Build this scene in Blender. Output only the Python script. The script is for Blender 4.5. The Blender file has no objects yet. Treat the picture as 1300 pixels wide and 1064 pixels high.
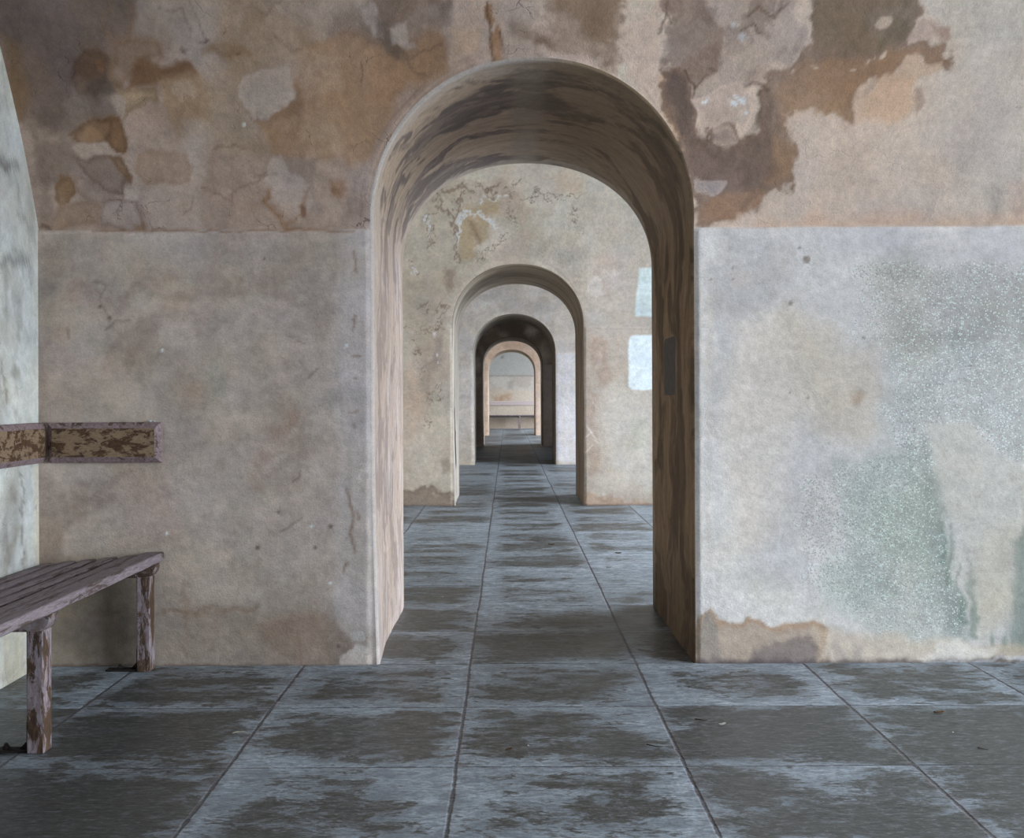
import bpy, bmesh, math, random
import numpy as np
from mathutils import Vector, Matrix

CLAY = False
C = bpy.context.scene.collection
PI = math.pi
random.seed(7)

# ------------------------------------------------------------------ layout (metres)
F = 1500.0; VX, VY = 645.0, 503.0; HC = 1.10      # survey of the photograph: focal, vanishing point, eye height
ROLL = math.radians(0.25)
XL, XR = -1.925, 4.30                              # side walls of the casemates
PITCH, THICK = 7.04, 1.35
Y0 = 4.853
SPR = 1.785                                        # springing of the vault and of the arches
ACX, AHW, AHH = 0.102, 0.653, 0.60                 # arch centre, half width, rise
HALF = (PITCH - THICK) / 2
ALPHA = math.radians(22)
RV = HALF / math.cos(ALPHA)
NW = 5

def vault_over(z):
    """how far the vault has leaned into the room at height z"""
    z = np.maximum(np.asarray(z, float), SPR)
    h = z - (SPR - RV * math.sin(ALPHA))
    return HALF - np.sqrt(np.maximum(RV * RV - h * h, 0.0))

def px2ray(px, py):
    dx, dy = px - VX, VY - py
    c, s = math.cos(ROLL), math.sin(ROLL)
    # undo the camera roll
    return (dx * c - dy * (-s)) if False else (dx * c + dy * s), (dy * c - dx * s)

def on_wall(px, py, yf):
    """survey point on the front face (and lower vault) of the wall whose face is at yf -> X, Z"""
    dx, dy = px2ray(px, py)
    y = yf
    for _ in range(30):
        z = HC + dy * y / F
        y = yf - float(vault_over(z))
    return dx * y / F, HC + dy * y / F

def on_floor(px, py, z=0.0):
    dx, dy = px2ray(px, py)
    y = F * (z - HC) / dy
    return dx * y / F, y

# ------------------------------------------------------------------ numpy noise
def _hash(ix, iy, seed):
    n = (ix.astype(np.int64) * 374761393 + iy.astype(np.int64) * 668265263 + seed * 1442695041) & 0xffffffff
    n = ((n ^ (n >> 13)) * 1274126177) & 0xffffffff
    n = (n ^ (n >> 16)) & 0xffffffff
    return n.astype(np.float64) / 4294967295.0

def vnoise(x, y, seed=0):
    ix, iy = np.floor(x), np.floor(y)
    fx, fy = x - ix, y - iy
    ux, uy = fx * fx * fx * (fx * (fx * 6 - 15) + 10), fy * fy * fy * (fy * (fy * 6 - 15) + 10)
    a = _hash(ix, iy, seed); b = _hash(ix + 1, iy, seed)
    c = _hash(ix, iy + 1, seed); d = _hash(ix + 1, iy + 1, seed)
    return (a * (1 - ux) + b * ux) * (1 - uy) + (c * (1 - ux) + d * ux) * uy

def fbm(x, y, f=1.0, octv=4, seed=0, gain=0.5):
    s = 0; a = 1; t = 0
    for i in range(octv):
        # rotate each octave to hide the lattice
        ca, sa = math.cos(0.6 + i * 1.1), math.sin(0.6 + i * 1.1)
        s = s + a * vnoise((x * ca - y * sa) * f + 13.7 * i, (x * sa + y * ca) * f + 5.1 * i, seed + i * 17)
        t += a; a *= gain; f *= 2.03
    return s / t

def sst(a, b, x):
    t = np.clip((x - a) / (b - a), 0, 1)
    return t * t * (3 - 2 * t)

def srgb(c):
    c = np.asarray(c, float) / 255.0
    return np.where(c <= 0.04045, c / 12.92, ((c + 0.055) / 1.055) ** 2.4)

# ------------------------------------------------------------------ paint engine: shapes of wear on the plaster
class Paint:
    def __init__(s, X, Z, base, conv):
        s.X, s.Z = X, Z
        s.conv = conv
        s.c = np.empty((len(X), 3)); s.c[:] = srgb(base)
        s.m = np.zeros((len(X), 3))          # R speckle, G roughness of the plaster, B spare
        s.w1 = fbm(X, Z, 3.2, 4, 11) - 0.5; s.w2 = fbm(X, Z, 3.2, 4, 57) - 0.5
        s.u1 = fbm(X, Z, 9, 4, 131) - 0.5; s.u2 = fbm(X, Z, 9, 4, 157) - 0.5
        s.v1 = fbm(X, Z, 26, 3, 71, .6) - 0.5; s.v2 = fbm(X, Z, 22, 3, 93) - 0.5
    def warp(s, big, small):
        return s.X + s.w1 * big + s.v1 * small, s.Z + s.w2 * big + s.v2 * small
    def mix(s, m, col):
        m = np.clip(m, 0, 1)[:, None]
        s.c = s.c * (1 - m) + srgb(col) * m
    def mul(s, m, k):
        m = np.clip(m, 0, 1)[:, None]
        s.c = s.c * (1 - m * (1 - np.asarray(k, float)))
    def sdf(s, pts, big=0.06, small=0.015, px=True):
        P = [s.conv(*p) for p in pts] if px else pts
        xs = [p[0] for p in P]; zs = [p[1] for p in P]
        out = np.full(len(s.X), 9.0)
        pad = 0.35
        idx = np.nonzero((s.X > min(xs) - pad) & (s.X < max(xs) + pad) & (s.Z > min(zs) - pad) & (s.Z < max(zs) + pad))[0]
        if len(idx) == 0: return out
        x = s.X[idx] + s.w1[idx] * big * 1.5 + s.u1[idx] * (small * 1.6 + big * .35) + s.v1[idx] * small
        z = s.Z[idx] + s.w2[idx] * big * 1.5 + s.u2[idx] * (small * 1.6 + big * .35) + s.v2[idx] * small
        d = np.full(len(idx), 1e9); ins = np.zeros(len(idx), bool)
        n = len(P)
        for i in range(n):
            ax, az = P[i]; bx, bz = P[(i + 1) % n]
            ex, ez = bx - ax, bz - az
            t = np.clip(((x - ax) * ex + (z - az) * ez) / (ex * ex + ez * ez + 1e-12), 0, 1)
            d = np.minimum(d, (x - ax - t * ex) ** 2 + (z - az - t * ez) ** 2)
            if az != bz:
                cr = ((az > z) != (bz > z)) & (x < ex * (z - az) / ez + ax)
                ins ^= cr
        d = np.sqrt(d)
        out[idx] = np.where(ins, -d, d)
        return out
    def stain(s, pts, col, op=1.0, soft=0.02, big=0.06, small=0.02, rim=None, rimop=0.5, rimw=0.008, mott=0.0, mf=14, seed=0):
        d = s.sdf(pts, big, small)
        m = 1 - sst(-soft, soft, d)
        if mott > 0:
            m = m * (1 - mott * sst(0.35, 0.65, fbm(s.X, s.Z, mf, 4, 200 + seed)))
        s.mix(m * op, col)
        if rim is not None:
            s.mix(np.exp(-((d + rimw) / rimw) ** 2) * rimop, rim)
        return d
    def line(s, pts, col, w=0.004, op=0.8, big=0.0, small=0.02):
        P = [s.conv(*p) for p in pts]
        xs = [p[0] for p in P]; zs = [p[1] for p in P]
        pad = 0.08 + w * 4
        idx = np.nonzero((s.X > min(xs) - pad) & (s.X < max(xs) + pad) & (s.Z > min(zs) - pad) & (s.Z < max(zs) + pad))[0]
        if len(idx) == 0: return
        x = s.X[idx] + s.w1[idx] * big + s.v1[idx] * small
        z = s.Z[idx] + s.w2[idx] * big + s.v2[idx] * small
        d = np.full(len(idx), 1e9)
        for i in range(len(P) - 1):
            ax, az = P[i]; bx, bz = P[i + 1]
            ex, ez = bx - ax, bz - az
            t = np.clip(((x - ax) * ex + (z - az) * ez) / (ex * ex + ez * ez + 1e-12), 0, 1)
            d = np.minimum(d, (x - ax - t * ex) ** 2 + (z - az - t * ez) ** 2)
        m = np.zeros(len(s.X)); m[idx] = np.exp(-d / (w * w)) * op
        s.mix(m, col)
        return m
    def mottle(s, k=1.0):
        k = np.asarray(k, float) * np.ones(len(s.X))
        a = fbm(s.X, s.Z, 14, 5, 501, .62) - .5; b = fbm(s.X, s.Z, 5, 4, 503) - .5; c = fbm(s.X * .5, s.Z * 2.2, 9, 4, 507, .6) - .5
        g = 1 + k * (a * .42 + b * .26 + c * .22); s.c = s.c * g[:, None]
        t = (fbm(s.X, s.Z, 6, 4, 509) - .5) * .22 * k
        s.c = s.c * np.stack([1 + t * .45, np.ones_like(t), 1 - t], -1)
    def finish(s, E, sat=.86, tint=(1, 1, 1)):
        c = s.c / E * np.array(tint); l = (c @ np.array([.3, .6, .1]))[:, None]
        return np.clip(l + (c - l) * sat, .01, .82)
    def cloud(s, col, f=4, lo=0.45, hi=0.65, op=0.5, seed=0, octv=5, sx=1.0, sz=1.0, within=None):
        n = fbm(s.X * sx + s.w1 * 0.2, s.Z * sz + s.w2 * 0.2, f, octv, seed)
        m = sst(lo, hi, n) * op
        if within is not None: m = m * within
        s.mix(m, col)

# ------------------------------------------------------------------ mesh helpers
def link(name, me, mat=None, parent=None):
    o = bpy.data.objects.new(name, me); C.objects.link(o)
    if mat is not None:
        for m in (mat if isinstance(mat, (list, tuple)) else [mat]): me.materials.append(m)
    if parent: o.parent = parent
    return o

def tag(o, label, cat, group=None):
    o['label'] = label; o['category'] = cat
    if group: o['group'] = group
    return o

def struct(o):
    o['kind'] = 'structure'; return o

def empty(name, loc=(0, 0, 0), rz=0.0):
    o = bpy.data.objects.new(name, None); C.objects.link(o)
    o.location = loc; o.rotation_euler.z = rz; o.empty_display_size = 0.05
    return o

class Sheets:
    """several vertex grids gathered into one mesh"""
    def __init__(s): s.v = []; s.q = []; s.mi = []; s.n = 0; s.cols = []; s.msk = []; s.sl = []
    def add(s, P, mi=0, flip=False):
        """P: array (rows, cols, 3)"""
        r, c, _ = P.shape
        i = np.arange(r * c).reshape(r, c) + s.n
        q = np.stack([i[:-1, :-1], i[:-1, 1:], i[1:, 1:], i[1:, :-1]], -1).reshape(-1, 4)
        if flip: q = q[:, ::-1]
        s.v.append(P.reshape(-1, 3)); s.q.append(q); s.mi.append(np.full(len(q), mi))
        s.sl.append((s.n, s.n + r * c)); s.n += r * c
        s.cols.append(np.ones((r * c, 3)) * 0.4); s.msk.append(np.zeros((r * c, 3)))
        return len(s.v) - 1
    def build(s, name, mats):
        V = np.concatenate(s.v).astype(np.float32); Q = np.concatenate(s.q).astype(np.int32); MI = np.concatenate(s.mi).astype(np.int32)
        me = bpy.data.meshes.new(name)
        me.vertices.add(len(V)); me.vertices.foreach_set('co', V.ravel())
        me.loops.add(Q.size); me.loops.foreach_set('vertex_index', Q.ravel())
        me.polygons.add(len(Q)); me.polygons.foreach_set('loop_start', np.arange(0, Q.size, 4, dtype=np.int32))
        me.polygons.foreach_set('loop_total', np.full(len(Q), 4, dtype=np.int32))
        me.polygons.foreach_set('material_index', MI)
        me.polygons.foreach_set('use_smooth', np.ones(len(Q), dtype=bool))
        me.update(calc_edges=True); me.validate()
        for nm, data in (('Col', s.cols), ('Wear', s.msk)):
            a = me.color_attributes.new(nm, 'FLOAT_COLOR', 'POINT')
            d = np.ones((len(V), 4), np.float32); d[:, :3] = np.concatenate(data)
            a.data.foreach_set('color', d.ravel())
        return struct(link(name, me, mats))

def lin(a, b, step):
    n = max(2, int(math.ceil((b - a) / step)) + 1)
    return np.linspace(a, b, n)

# ------------------------------------------------------------------ node helpers
class NT:
    def __init__(s, name):
        s.m = bpy.data.materials.new(name); s.m.use_nodes = True
        s.t = s.m.node_tree; s.t.nodes.clear()
        s.out = s.n('ShaderNodeOutputMaterial'); s.b = s.n('ShaderNodeBsdfPrincipled')
        s.l(s.b.outputs[0], s.out.inputs[0])
    def n(s, t, **k):
        x = s.t.nodes.new(t)
        for a, v in k.items(): setattr(x, a, v)
        return x
    def l(s, a, b): s.t.links.new(a, b)
    def put(s, sock, v):
        if hasattr(v, 'is_output') or isinstance(v, bpy.types.NodeSocket): s.l(v, sock)
        else: sock.default_value = v
    def math(s, op, a, b=0.0, c=None, clamp=False):
        x = s.n('ShaderNodeMath', operation=op, use_clamp=clamp)
        s.put(x.inputs[0], a); s.put(x.inputs[1], b)
        if c is not None: s.put(x.inputs[2], c)
        return x.outputs[0]
    def mix(s, f, a, b, mode='MIX'):
        x = s.n('ShaderNodeMix', data_type='RGBA', blend_type=mode)
        s.put(x.inputs[0], f)
        for sock, v in ((x.inputs[6], a), (x.inputs[7], b)):
            if isinstance(v, (tuple, list)) and len(v) == 3: v = tuple(v) + (1,)
            s.put(sock, v)
        return x.outputs[2]
    def noise(s, vec, scale, detail=4, rough=0.55, dist=0.0):
        x = s.n('ShaderNodeTexNoise'); s.l(vec, x.inputs['Vector'])
        x.inputs['Scale'].default_value = scale; x.inputs['Detail'].default_value = detail
        x.inputs['Roughness'].default_value = rough; x.inputs['Distortion'].default_value = dist
        return x.outputs[0]
    def ramp(s, v, lo, hi):
        x = s.n('ShaderNodeMapRange', interpolation_type='SMOOTHSTEP'); s.put(x.inputs[0], v)
        s.put(x.inputs[1], lo); s.put(x.inputs[2], hi)
        return x.outputs[0]
    def scaled(s, vec, sc):
        x = s.n('ShaderNodeMapping'); s.l(vec, x.inputs[0]); x.inputs['Scale'].default_value = sc
        return x.outputs[0]
    def bump(s, h, strength=0.4, dist=0.01, prev=None):
        x = s.n('ShaderNodeBump'); s.put(x.inputs['Height'], h)
        x.inputs['Strength'].default_value = strength; x.inputs['Distance'].default_value = dist
        if prev is not None: s.l(prev, x.inputs['Normal'])
        return x.outputs[0]

def L3(c): return tuple(float(v) for v in srgb(c))

def plaster_mat(name, rough=0.9):
    g = NT(name)
    tc = g.n('ShaderNodeTexCoord').outputs['Object']
    at = g.n('ShaderNodeAttribute', attribute_name='Col').outputs['Color']
    we = g.n('ShaderNodeSeparateColor'); g.l(g.n('ShaderNodeAttribute', attribute_name='Wear').outputs['Color'], we.inputs[0])
    if CLAY:
        g.b.inputs['Base Color'].default_value = (0.4, 0.4, 0.4, 1); g.b.inputs['Roughness'].default_value = 0.9
        return g.m
    n1 = g.noise(tc, 30, 5, 0.68); n2 = g.noise(tc, 150, 3, 0.7); n3 = g.noise(tc, 7, 4, 0.6, 0.4)
    k = g.math('ADD', g.math('MULTIPLY', n1, 0.62), g.math('MULTIPLY', n2, 0.55))
    k = g.math('ADD', k, g.math('ADD', g.math('MULTIPLY', n3, 0.16), 0.335))
    kk = g.n('ShaderNodeCombineColor'); [g.l(k, kk.inputs[i]) for i in range(3)]
    col = g.mix(1.0, at, kk.outputs[0], 'MULTIPLY')
    # mineral speckle: pale grains and green-grey pits
    v = g.n('ShaderNodeTexVoronoi'); g.l(tc, v.inputs['Vector']); v.inputs['Scale'].default_value = 150
    sc = g.n('ShaderNodeSeparateColor'); g.l(v.outputs['Color'], sc.inputs[0])
    grain = g.math('MULTIPLY', g.ramp(sc.outputs[0], 0.72, 0.80), g.ramp(v.outputs['Distance'], 0.62, 0.35))
    pit = g.math('MULTIPLY', g.ramp(sc.outputs[1], 0.60, 0.68), g.ramp(v.outputs['Distance'], 0.7, 0.4))
    nm = g.noise(tc, 30, 3, 0.6)
    amt = g.ramp(g.math('ADD', we.outputs[0], g.math('MULTIPLY', g.math('SUBTRACT', nm, 0.5), 0.9)), 0.25, 0.75)
    col = g.mix(g.math('MULTIPLY', g.math('MULTIPLY', pit, amt), 0.50), col, L3((100, 112, 110)))
    col = g.mix(g.math('MULTIPLY', g.math('MULTIPLY', grain, amt), 0.62), col, L3((206, 220, 220)))
    # hairline cracks where the plaster is rough
    wv = g.n('ShaderNodeMix', data_type='VECTOR'); wv.inputs[0].default_value = 0.22
    nn = g.n('ShaderNodeTexNoise'); g.l(tc, nn.inputs['Vector']); nn.inputs['Scale'].default_value = 5; nn.inputs['Detail'].default_value = 5
    g.l(tc, wv.inputs[4]); g.l(nn.outputs['Color'], wv.inputs[5])
    vc = g.n('ShaderNodeTexVoronoi', feature='DISTANCE_TO_EDGE'); g.l(wv.outputs[1], vc.inputs['Vector']); vc.inputs['Scale'].default_value = 7.5
    crk = g.math('MULTIPLY', g.ramp(vc.outputs[0], 0.014, 0.001), g.ramp(g.noise(tc, 4.1, 2), 0.50, 0.66))
    crk = g.math('MULTIPLY', crk, we.outputs[1])
    col = g.mix(g.math('MULTIPLY', crk, 0.55), col, L3((88, 70, 58)))
    g.l(col, g.b.inputs['Base Color'])
    g.b.inputs['Roughness'].default_value = rough
    g.b.inputs['Specular IOR Level'].default_value = 0.3
    h = g.math('ADD', g.math('MULTIPLY', n3, 0.9), g.math('MULTIPLY', n1, 0.5))
    h = g.math('ADD', h, g.math('MULTIPLY', n2, 0.14))
    h = g.math('SUBTRACT', h, g.math('MULTIPLY', crk, 0.35))
    h = g.math('ADD', h, g.math('MULTIPLY', g.math('MULTIPLY', grain, amt), 0.06))
    g.l(g.bump(h, 0.55, 0.012), g.b.inputs['Normal'])
    return g.m

PLASTER = plaster_mat('weathered_plaster')

ZT = 2.70
# ------------------------------------------------------------------ cross walls with an arched doorway
def arch_xz(theta, off):
    """theta 0..pi from the left springing over the crown"""
    c, s = np.cos(theta), np.sin(theta)
    e = 2 / 2.12
    x = ACX - np.sign(c) * np.abs(c) ** e * (AHW + off)
    z = SPR + np.abs(s) ** e * (AHH + off)
    return x, z

def edge_off(yrel, rb):
    t = np.clip(rb - yrel, 0, rb)
    return rb - np.sqrt(np.maximum(rb * rb - t * t, 0))

def cross_wall(k, name, step, xr_vis, ztop, paint, paint_reveal, back=True):
    yf = Y0 + k * PITCH; yb = yf + THICK
    S = Sheets(); rb = 0.011
    X1, X2 = ACX - AHW - rb, ACX + AHW + rb
    tz = lin(0, SPR, step)
    nth = max(24, int(PI * AHW / step)); th = np.linspace(0, PI, nth)
    taper = lambda z: 0.018 * np.clip(1 - z / 0.9, 0, 1) ** 1.5     # the left arris is worn back low down
    xl = lin(XL, X1, step); xr = np.concatenate([lin(X2, xr_vis, step), np.linspace(xr_vis, XR, 12)[1:]])
    ax, az = arch_xz(th, rb)
    def face_y(X, Z, side):
        rel = 0.004 * (fbm(X, Z, 1.5, 3, 5 + k) - 0.5) * 2
        led = 0.010 * (1 - sst(-0.006, 0.006, Z - SPR - 0.002 + 0.012 * (fbm(X, Z * 0 + 3, 7, 4, 31 + k) - 0.5)))
        # both die away at the doorway so that face and reveal share an edge
        dx = np.maximum(np.maximum(ACX - AHW - X, X - (ACX + AHW)), Z - (SPR + AHH) )
        r2 = np.sqrt(((X - ACX) / 1.0) ** 2 + (np.maximum(Z - SPR, 0)) ** 2) - (AHW + rb)
        w = sst(0.0, 0.02, np.maximum(r2, np.where(Z < SPR, np.abs(X - ACX) - AHW - rb, 0)))
        w = np.where(Z < SPR, sst(0.0, 0.02, np.abs(X - ACX) - AHW - rb), w)
        off = (rel + led) * w
        return (yf - vault_over(Z) - off) if side == 0 else (yb + vault_over(Z) + off)
    ids = []
    for side in ((0, 1) if back else (0,)):
        xs_l, xs_r, tt, tzz, aax, aaz = xl, xr, th, tz, ax, az
        if side == 1:
            xs_l = np.linspace(XL, X1, 12); xs_r = np.linspace(X2, XR, 16); tzz = np.linspace(0, SPR, 12)
        for xs in (xs_l, xs_r):
            XX, ZZ = np.meshgrid(xs, tzz)
            if xs is xs_l and side == 0:
                XX = XX + taper(ZZ) * sst(X1 - 0.4, X1, XX)
            ids.append((S.add(np.stack([XX, face_y(XX, ZZ, side), ZZ], -1), 0, flip=(side == 1)), side))
        colx = np.concatenate([xs_l[:-1], aax, xs_r[1:]])
        colb = np.concatenate([np.full(len(xs_l) - 1, SPR), aaz, np.full(len(xs_r) - 1, SPR)])
        nr = len(lin(SPR, ztop, step)) if side == 0 else 12
        if side == 1: ztop = ZT
        t = np.linspace(0, 1, nr)[:, None]
        ZZ = colb[None, :] * (1 - t) + ztop * t; XX = np.repeat(colx[None, :], nr, 0)
        ids.append((S.add(np.stack([XX, face_y(XX, ZZ, side), ZZ], -1), 0, flip=(side == 1)), side))
    # reveal and soffit
    zj = tz
    prof = []   # (x at offset 0, z, nx, nz)
    # parameter along outline
    nv = max(10, int(THICK / (step * 2)))
    v = np.linspace(0, 1, nv)
    v = np.concatenate([[0, 0.002, 0.005, 0.008], v[1:-1] * 0.98 + 0.01, [0.992, 0.995, 0.998, 1.0]])
    def reveal(u_x0, u_z0, offfun):
        pass
    U = []  # rows of outline, columns of depth
    nj = len(zj)
    rows = [('L', z) for z in zj[:-1]] + [('A', a) for a in th] + [('R', z) for z in zj[::-1][1:]]
    P = np.empty((len(rows), len(v), 3)); UV = np.empty((len(rows), len(v), 2))
    run = 0.0; last = None
    for i, (kd, q) in enumerate(rows):
        for_off = None
        if kd == 'L': x0, z0 = ACX - AHW, q
        elif kd == 'R': x0, z0 = ACX + AHW, q
        else:
            a_, b_ = arch_xz(np.array([q]), 0.0); x0, z0 = a_[0], b_[0]
        if last is not None: run += math.hypot(x0 - last[0], z0 - last[1])
        last = (x0, z0)
        if kd == 'A':
            aa, bb = arch_xz(np.array([q]), rb); zt = bb[0]; xt = aa[0]
        else: zt = z0; xt = x0 + (-rb if kd == 'L' else rb)
        ya = yf - float(vault_over(zt)); yz = yb + float(vault_over(zt))
        yy = ya + (yz - ya) * v
        o1 = edge_off(yy - ya, rb) / rb; o2 = edge_off(yz - yy, rb) / rb
        o = np.maximum(o1, o2)
        X = x0 + (xt - x0) * o; Z = z0 + (zt - z0) * o
        if kd == 'L': X = X + taper(np.array(q)) * (1 - sst(0, 0.5, yy - ya))
        P[i, :, 0] = X; P[i, :, 1] = yy; P[i, :, 2] = Z
        UV[i, :, 0] = run; UV[i, :, 1] = yy - yf
    # gentle unevenness of the soffit
    un = (fbm(UV[..., 0], UV[..., 1], 2.2, 3, 77 + k) - 0.5) * 0.014 * (sst(0.0, 0.12, UV[..., 1] - (P[:, :1, 1] - yf)) * sst(0, 0.12, P[:, -1:, 1] - P[..., 1]))
    P[..., 0] -= un * np.sign(P[..., 0] - ACX) * np.minimum(1, np.abs(P[..., 0] - ACX) / 0.3)
    ri = S.add(P, 0, flip=True)
    if not CLAY:
        for i, side in ids:
            V = S.v[i]
            c, m = paint(V[:, 0], V[:, 2], yf, side); S.cols[i] = c; S.msk[i] = m
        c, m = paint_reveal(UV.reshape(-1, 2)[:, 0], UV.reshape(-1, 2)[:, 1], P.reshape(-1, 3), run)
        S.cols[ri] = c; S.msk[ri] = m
    return S.build(name, PLASTER)

def E_wall(c, X, Z):
    """daylight that reaches the wall (surveyed), used once to turn photographed colours into the plaster's own colours"""
    X = np.clip(X, XL, 2.3); h = np.maximum(Z - SPR, 0)
    B = np.stack([np.ones_like(X), X, X * X, X ** 3, Z, Z * Z, X * Z, h, h * X], -1)
    return np.exp(B @ np.array(c))
E1 = [[-0.2963, -0.2151, -0.1408], [0.2884, 0.2882, 0.2884], [0.0276, 0.0276, 0.0278], [-0.0062, -0.0062, -0.0062], [0.0858, 0.0854, 0.0789], [-0.1066, -0.1071, -0.1067], [-0.0257, -0.0256, -0.0253], [0.1067, 0.107, 0.1037], [0.0052, 0.0043, 0.0029]]
E2 = [[-0.4307, -0.3501, -0.2764], [0.2686, 0.2695, 0.268], [0.0314, 0.0319, 0.0317], [-0.0098, -0.0103, -0.0082], [-0.0645, -0.0644, -0.0693], [-0.0456, -0.0464, -0.0472], [-0.0171, -0.0172, -0.0171], [0.0045, 0.0068, 0.0064], [-0.0334, -0.0353, -0.0373]]
GAIN = 1.0

def paint_plain(base):
    def f(X, Z, yf, side):
        p = Paint(X, Z, base, lambda a, b: on_wall(a, b, yf))
        p.cloud(tuple(v * 0.8 for v in base), 3, op=0.5, seed=3)
        return p.c, p.m
    return f

def ell(cx, cy, rx, ry, n=14, a=0.0):
    ca, sa = math.cos(math.radians(a)), math.sin(math.radians(a))
    return [(cx + rx * math.cos(t) * ca - ry * math.sin(t) * sa, cy + rx * math.cos(t) * sa + ry * math.sin(t) * ca) for t in [2 * PI * i / n for i in range(n)]]

def paint_front(X, Z, yf, side):
    p = Paint(X, Z, (146, 137, 129), lambda a, b: on_wall(a, b, yf))
    if side == 1:
        return p.c, p.m
    x0 = lambda px: (px - VX) * yf / F            # metres across the wall
    zr = lambda py: HC + (VY - py) * yf / F
    up = sst(-0.004, 0.006, Z - SPR - 0.002 + 0.012 * (fbm(X, Z * 0 + 3, 7, 4, 31) - 0.5))
    lo = 1 - up
    right = sst(ACX - 0.1, ACX + 0.1, X)
    left = 1 - right
    # ---------------------------------------------------------------- lower left panel
    a = lo * left
    p.cloud((128, 117, 108), 2.6, .45, .6, .7, 1, within=a)
    p.cloud((158, 152, 146), 3.5, .5, .66, .7, 2, within=a)
    p.cloud((136, 118, 104), 5, .52, .68, .45, 3, within=a * sst(zr(640), zr(380), Z))
    p.cloud((146, 143, 134), 7, .5, .6, .5, 4, within=a)
    p.mix(a * sst(x0(330), x0(450), X) * 0.45, (160, 157, 156))
    p.stain([(46, 296), (470, 292), (470, 345), (300, 352), (46, 340)], (140, 134, 130), .5, .05)
    p.stain([(46, 296), (90, 296), (70, 400), (66, 500), (60, 560), (46, 560)], (112, 104, 98), .55, .05)
    p.stain([(60, 500), (120, 505), (300, 560), (190, 590), (60, 530)], (124, 116, 110), .35, .06)
    p.stain([(270, 380), (420, 340), (445, 400), (300, 500), (200, 560), (170, 450)], (130, 116, 104), .35, .08, mott=.6)
    p.stain(ell(300, 460, 60, 30), (154, 148, 136), .5, .04, mott=.5, seed=2)
    p.stain(ell(235, 430, 24, 20), (158, 152, 144), .6, .03); p.stain(ell(275, 495, 16, 26), (136, 140, 130), .6, .03)
    p.stain(ell(205, 530, 100, 18), (150, 147, 143), .5, .04, mott=.4)
    p.stain([(330, 560), (360, 520), (372, 524), (345, 575), (325, 620), (310, 620)], (138, 112, 96), .5, .02, mott=.4)
    p.stain([(150, 600), (200, 590), (240, 700), (160, 700)], (140, 118, 108), .35, .06)
    # trim band beside the arch, pale skim with rusty drips
    p.stain([(430, 290), (474, 290), (482, 846), (424, 846)], (160, 160, 164), .6, .02, big=.05)
    p.stain([(432, 300), (441, 300), (436, 460), (446, 640), (438, 640), (430, 460)], (136, 130, 126), .4, .01)
    for q in ([(446, 452), (452, 451), (458, 450)], [(451, 481), (453, 482)], [(445, 523), (454, 524)], [(450, 540), (451, 542)], [(441, 620), (444, 640), (449, 660), (446, 685), (452, 700)], [(452, 650), (456, 660)], [(436, 725), (440, 715)], [(449, 320), (454, 345)], [(452, 400), (449, 420)]):
        p.line(q, (122, 100, 78), .006, .75)
    # darker towards the ground
    p.stain([(60, 740), (200, 742), (330, 770), (430, 778), (470, 800), (480, 850), (46, 850), (46, 760)], (118, 108, 94), .45, .06)
    p.stain([(60, 730), (190, 735), (200, 850), (46, 850)], (96, 92, 76), .45, .07)
    p.line([(100, 800), (120, 778), (160, 775), (230, 776), (330, 772)], (108, 92, 76), .010, .5, small=.05)
    p.line([(235, 740), (236, 800), (238, 830)], (124, 104, 86), .010, .4, small=.05)
    p.line([(205, 770), (232, 778), (250, 780), (330, 775)], (124, 102, 82), .008, .4, small=.04)
    p.stain([(330, 790), (380, 770), (420, 775), (415, 830), (400, 846), (330, 840)], (140, 116, 98), .5, .04, mott=.3)
    p.stain([(418, 800), (432, 780), (448, 800), (462, 830), (440, 846), (415, 846)], (112, 94, 80), .6, .02, mott=.2)
    p.stain([(434, 830), (452, 822), (468, 828), (474, 846), (432, 846)], (176, 174, 172), .85, .006, small=.03)
    p.stain(ell(458, 800, 5, 9), (172, 176, 178), .85, .005); p.stain(ell(460, 820, 8, 6), (176, 178, 180), .85, .005)
    p.line([(60, 846), (200, 845), (475, 845)], (84, 62, 52), .008, .75)
    p.line([(378, 800), (382, 830), (384, 846)], (110, 88, 72), .006, .4)
    for cx, cy, r in ((420, 668, 3), (401, 695, 2.6), (328, 695, 3), (430, 820, 2.5), (336, 329, 1.8), (128, 390, 2.5), (140, 404, 3), (354, 650, 2.2)):
        p.stain(ell(cx, cy, r, r), (84, 72, 64), .8, .004, big=0, small=0)
    for q in ([(358, 675), (372, 664), (383, 656)], [(355, 640), (357, 655)], [(372, 612), (382, 598), (378, 608)], [(88, 415), (88, 430)], [(135, 420), (150, 408), (168, 408)], [(392, 480), (404, 468)], [(380, 432), (386, 436)], [(120, 358), (135, 362), (128, 380), (138, 400)]):
        p.line(q, (108, 96, 84), .005, .6)
    for cx, cy in ((213, 677), (396, 668), (207, 445), (440, 439), (420, 740)): p.stain(ell(cx, cy, 2.2, 2.2), (176, 196, 206), .9, .003, big=0, small=0)
    # ---------------------------------------------------------------- upper left: soot, ochre damp, map-like repairs
    b = up * left
    p.mix(b, (146, 130, 119))
    p.cloud((128, 110, 96), 2.2, .42, .62, .7, 21, within=b)
    p.cloud((150, 138, 130), 3.6, .5, .62, .6, 22, within=b)
    def U(pts, *a, **k):
        c0 = p.c.copy(); d = p.stain(pts, *a, **k); p.c = c0 * (1 - up)[:, None] + p.c * up[:, None]; return d
    U([(-60, -60), (210, -60), (190, 40), (150, 90), (100, 150), (60, 160), (0, 120)], (92, 80, 74), .9, .10, big=.1)
    U([(20, 60), (90, 60), (110, 110), (150, 150), (70, 160), (24, 130)], (98, 86, 82), .8, .05)
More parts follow.
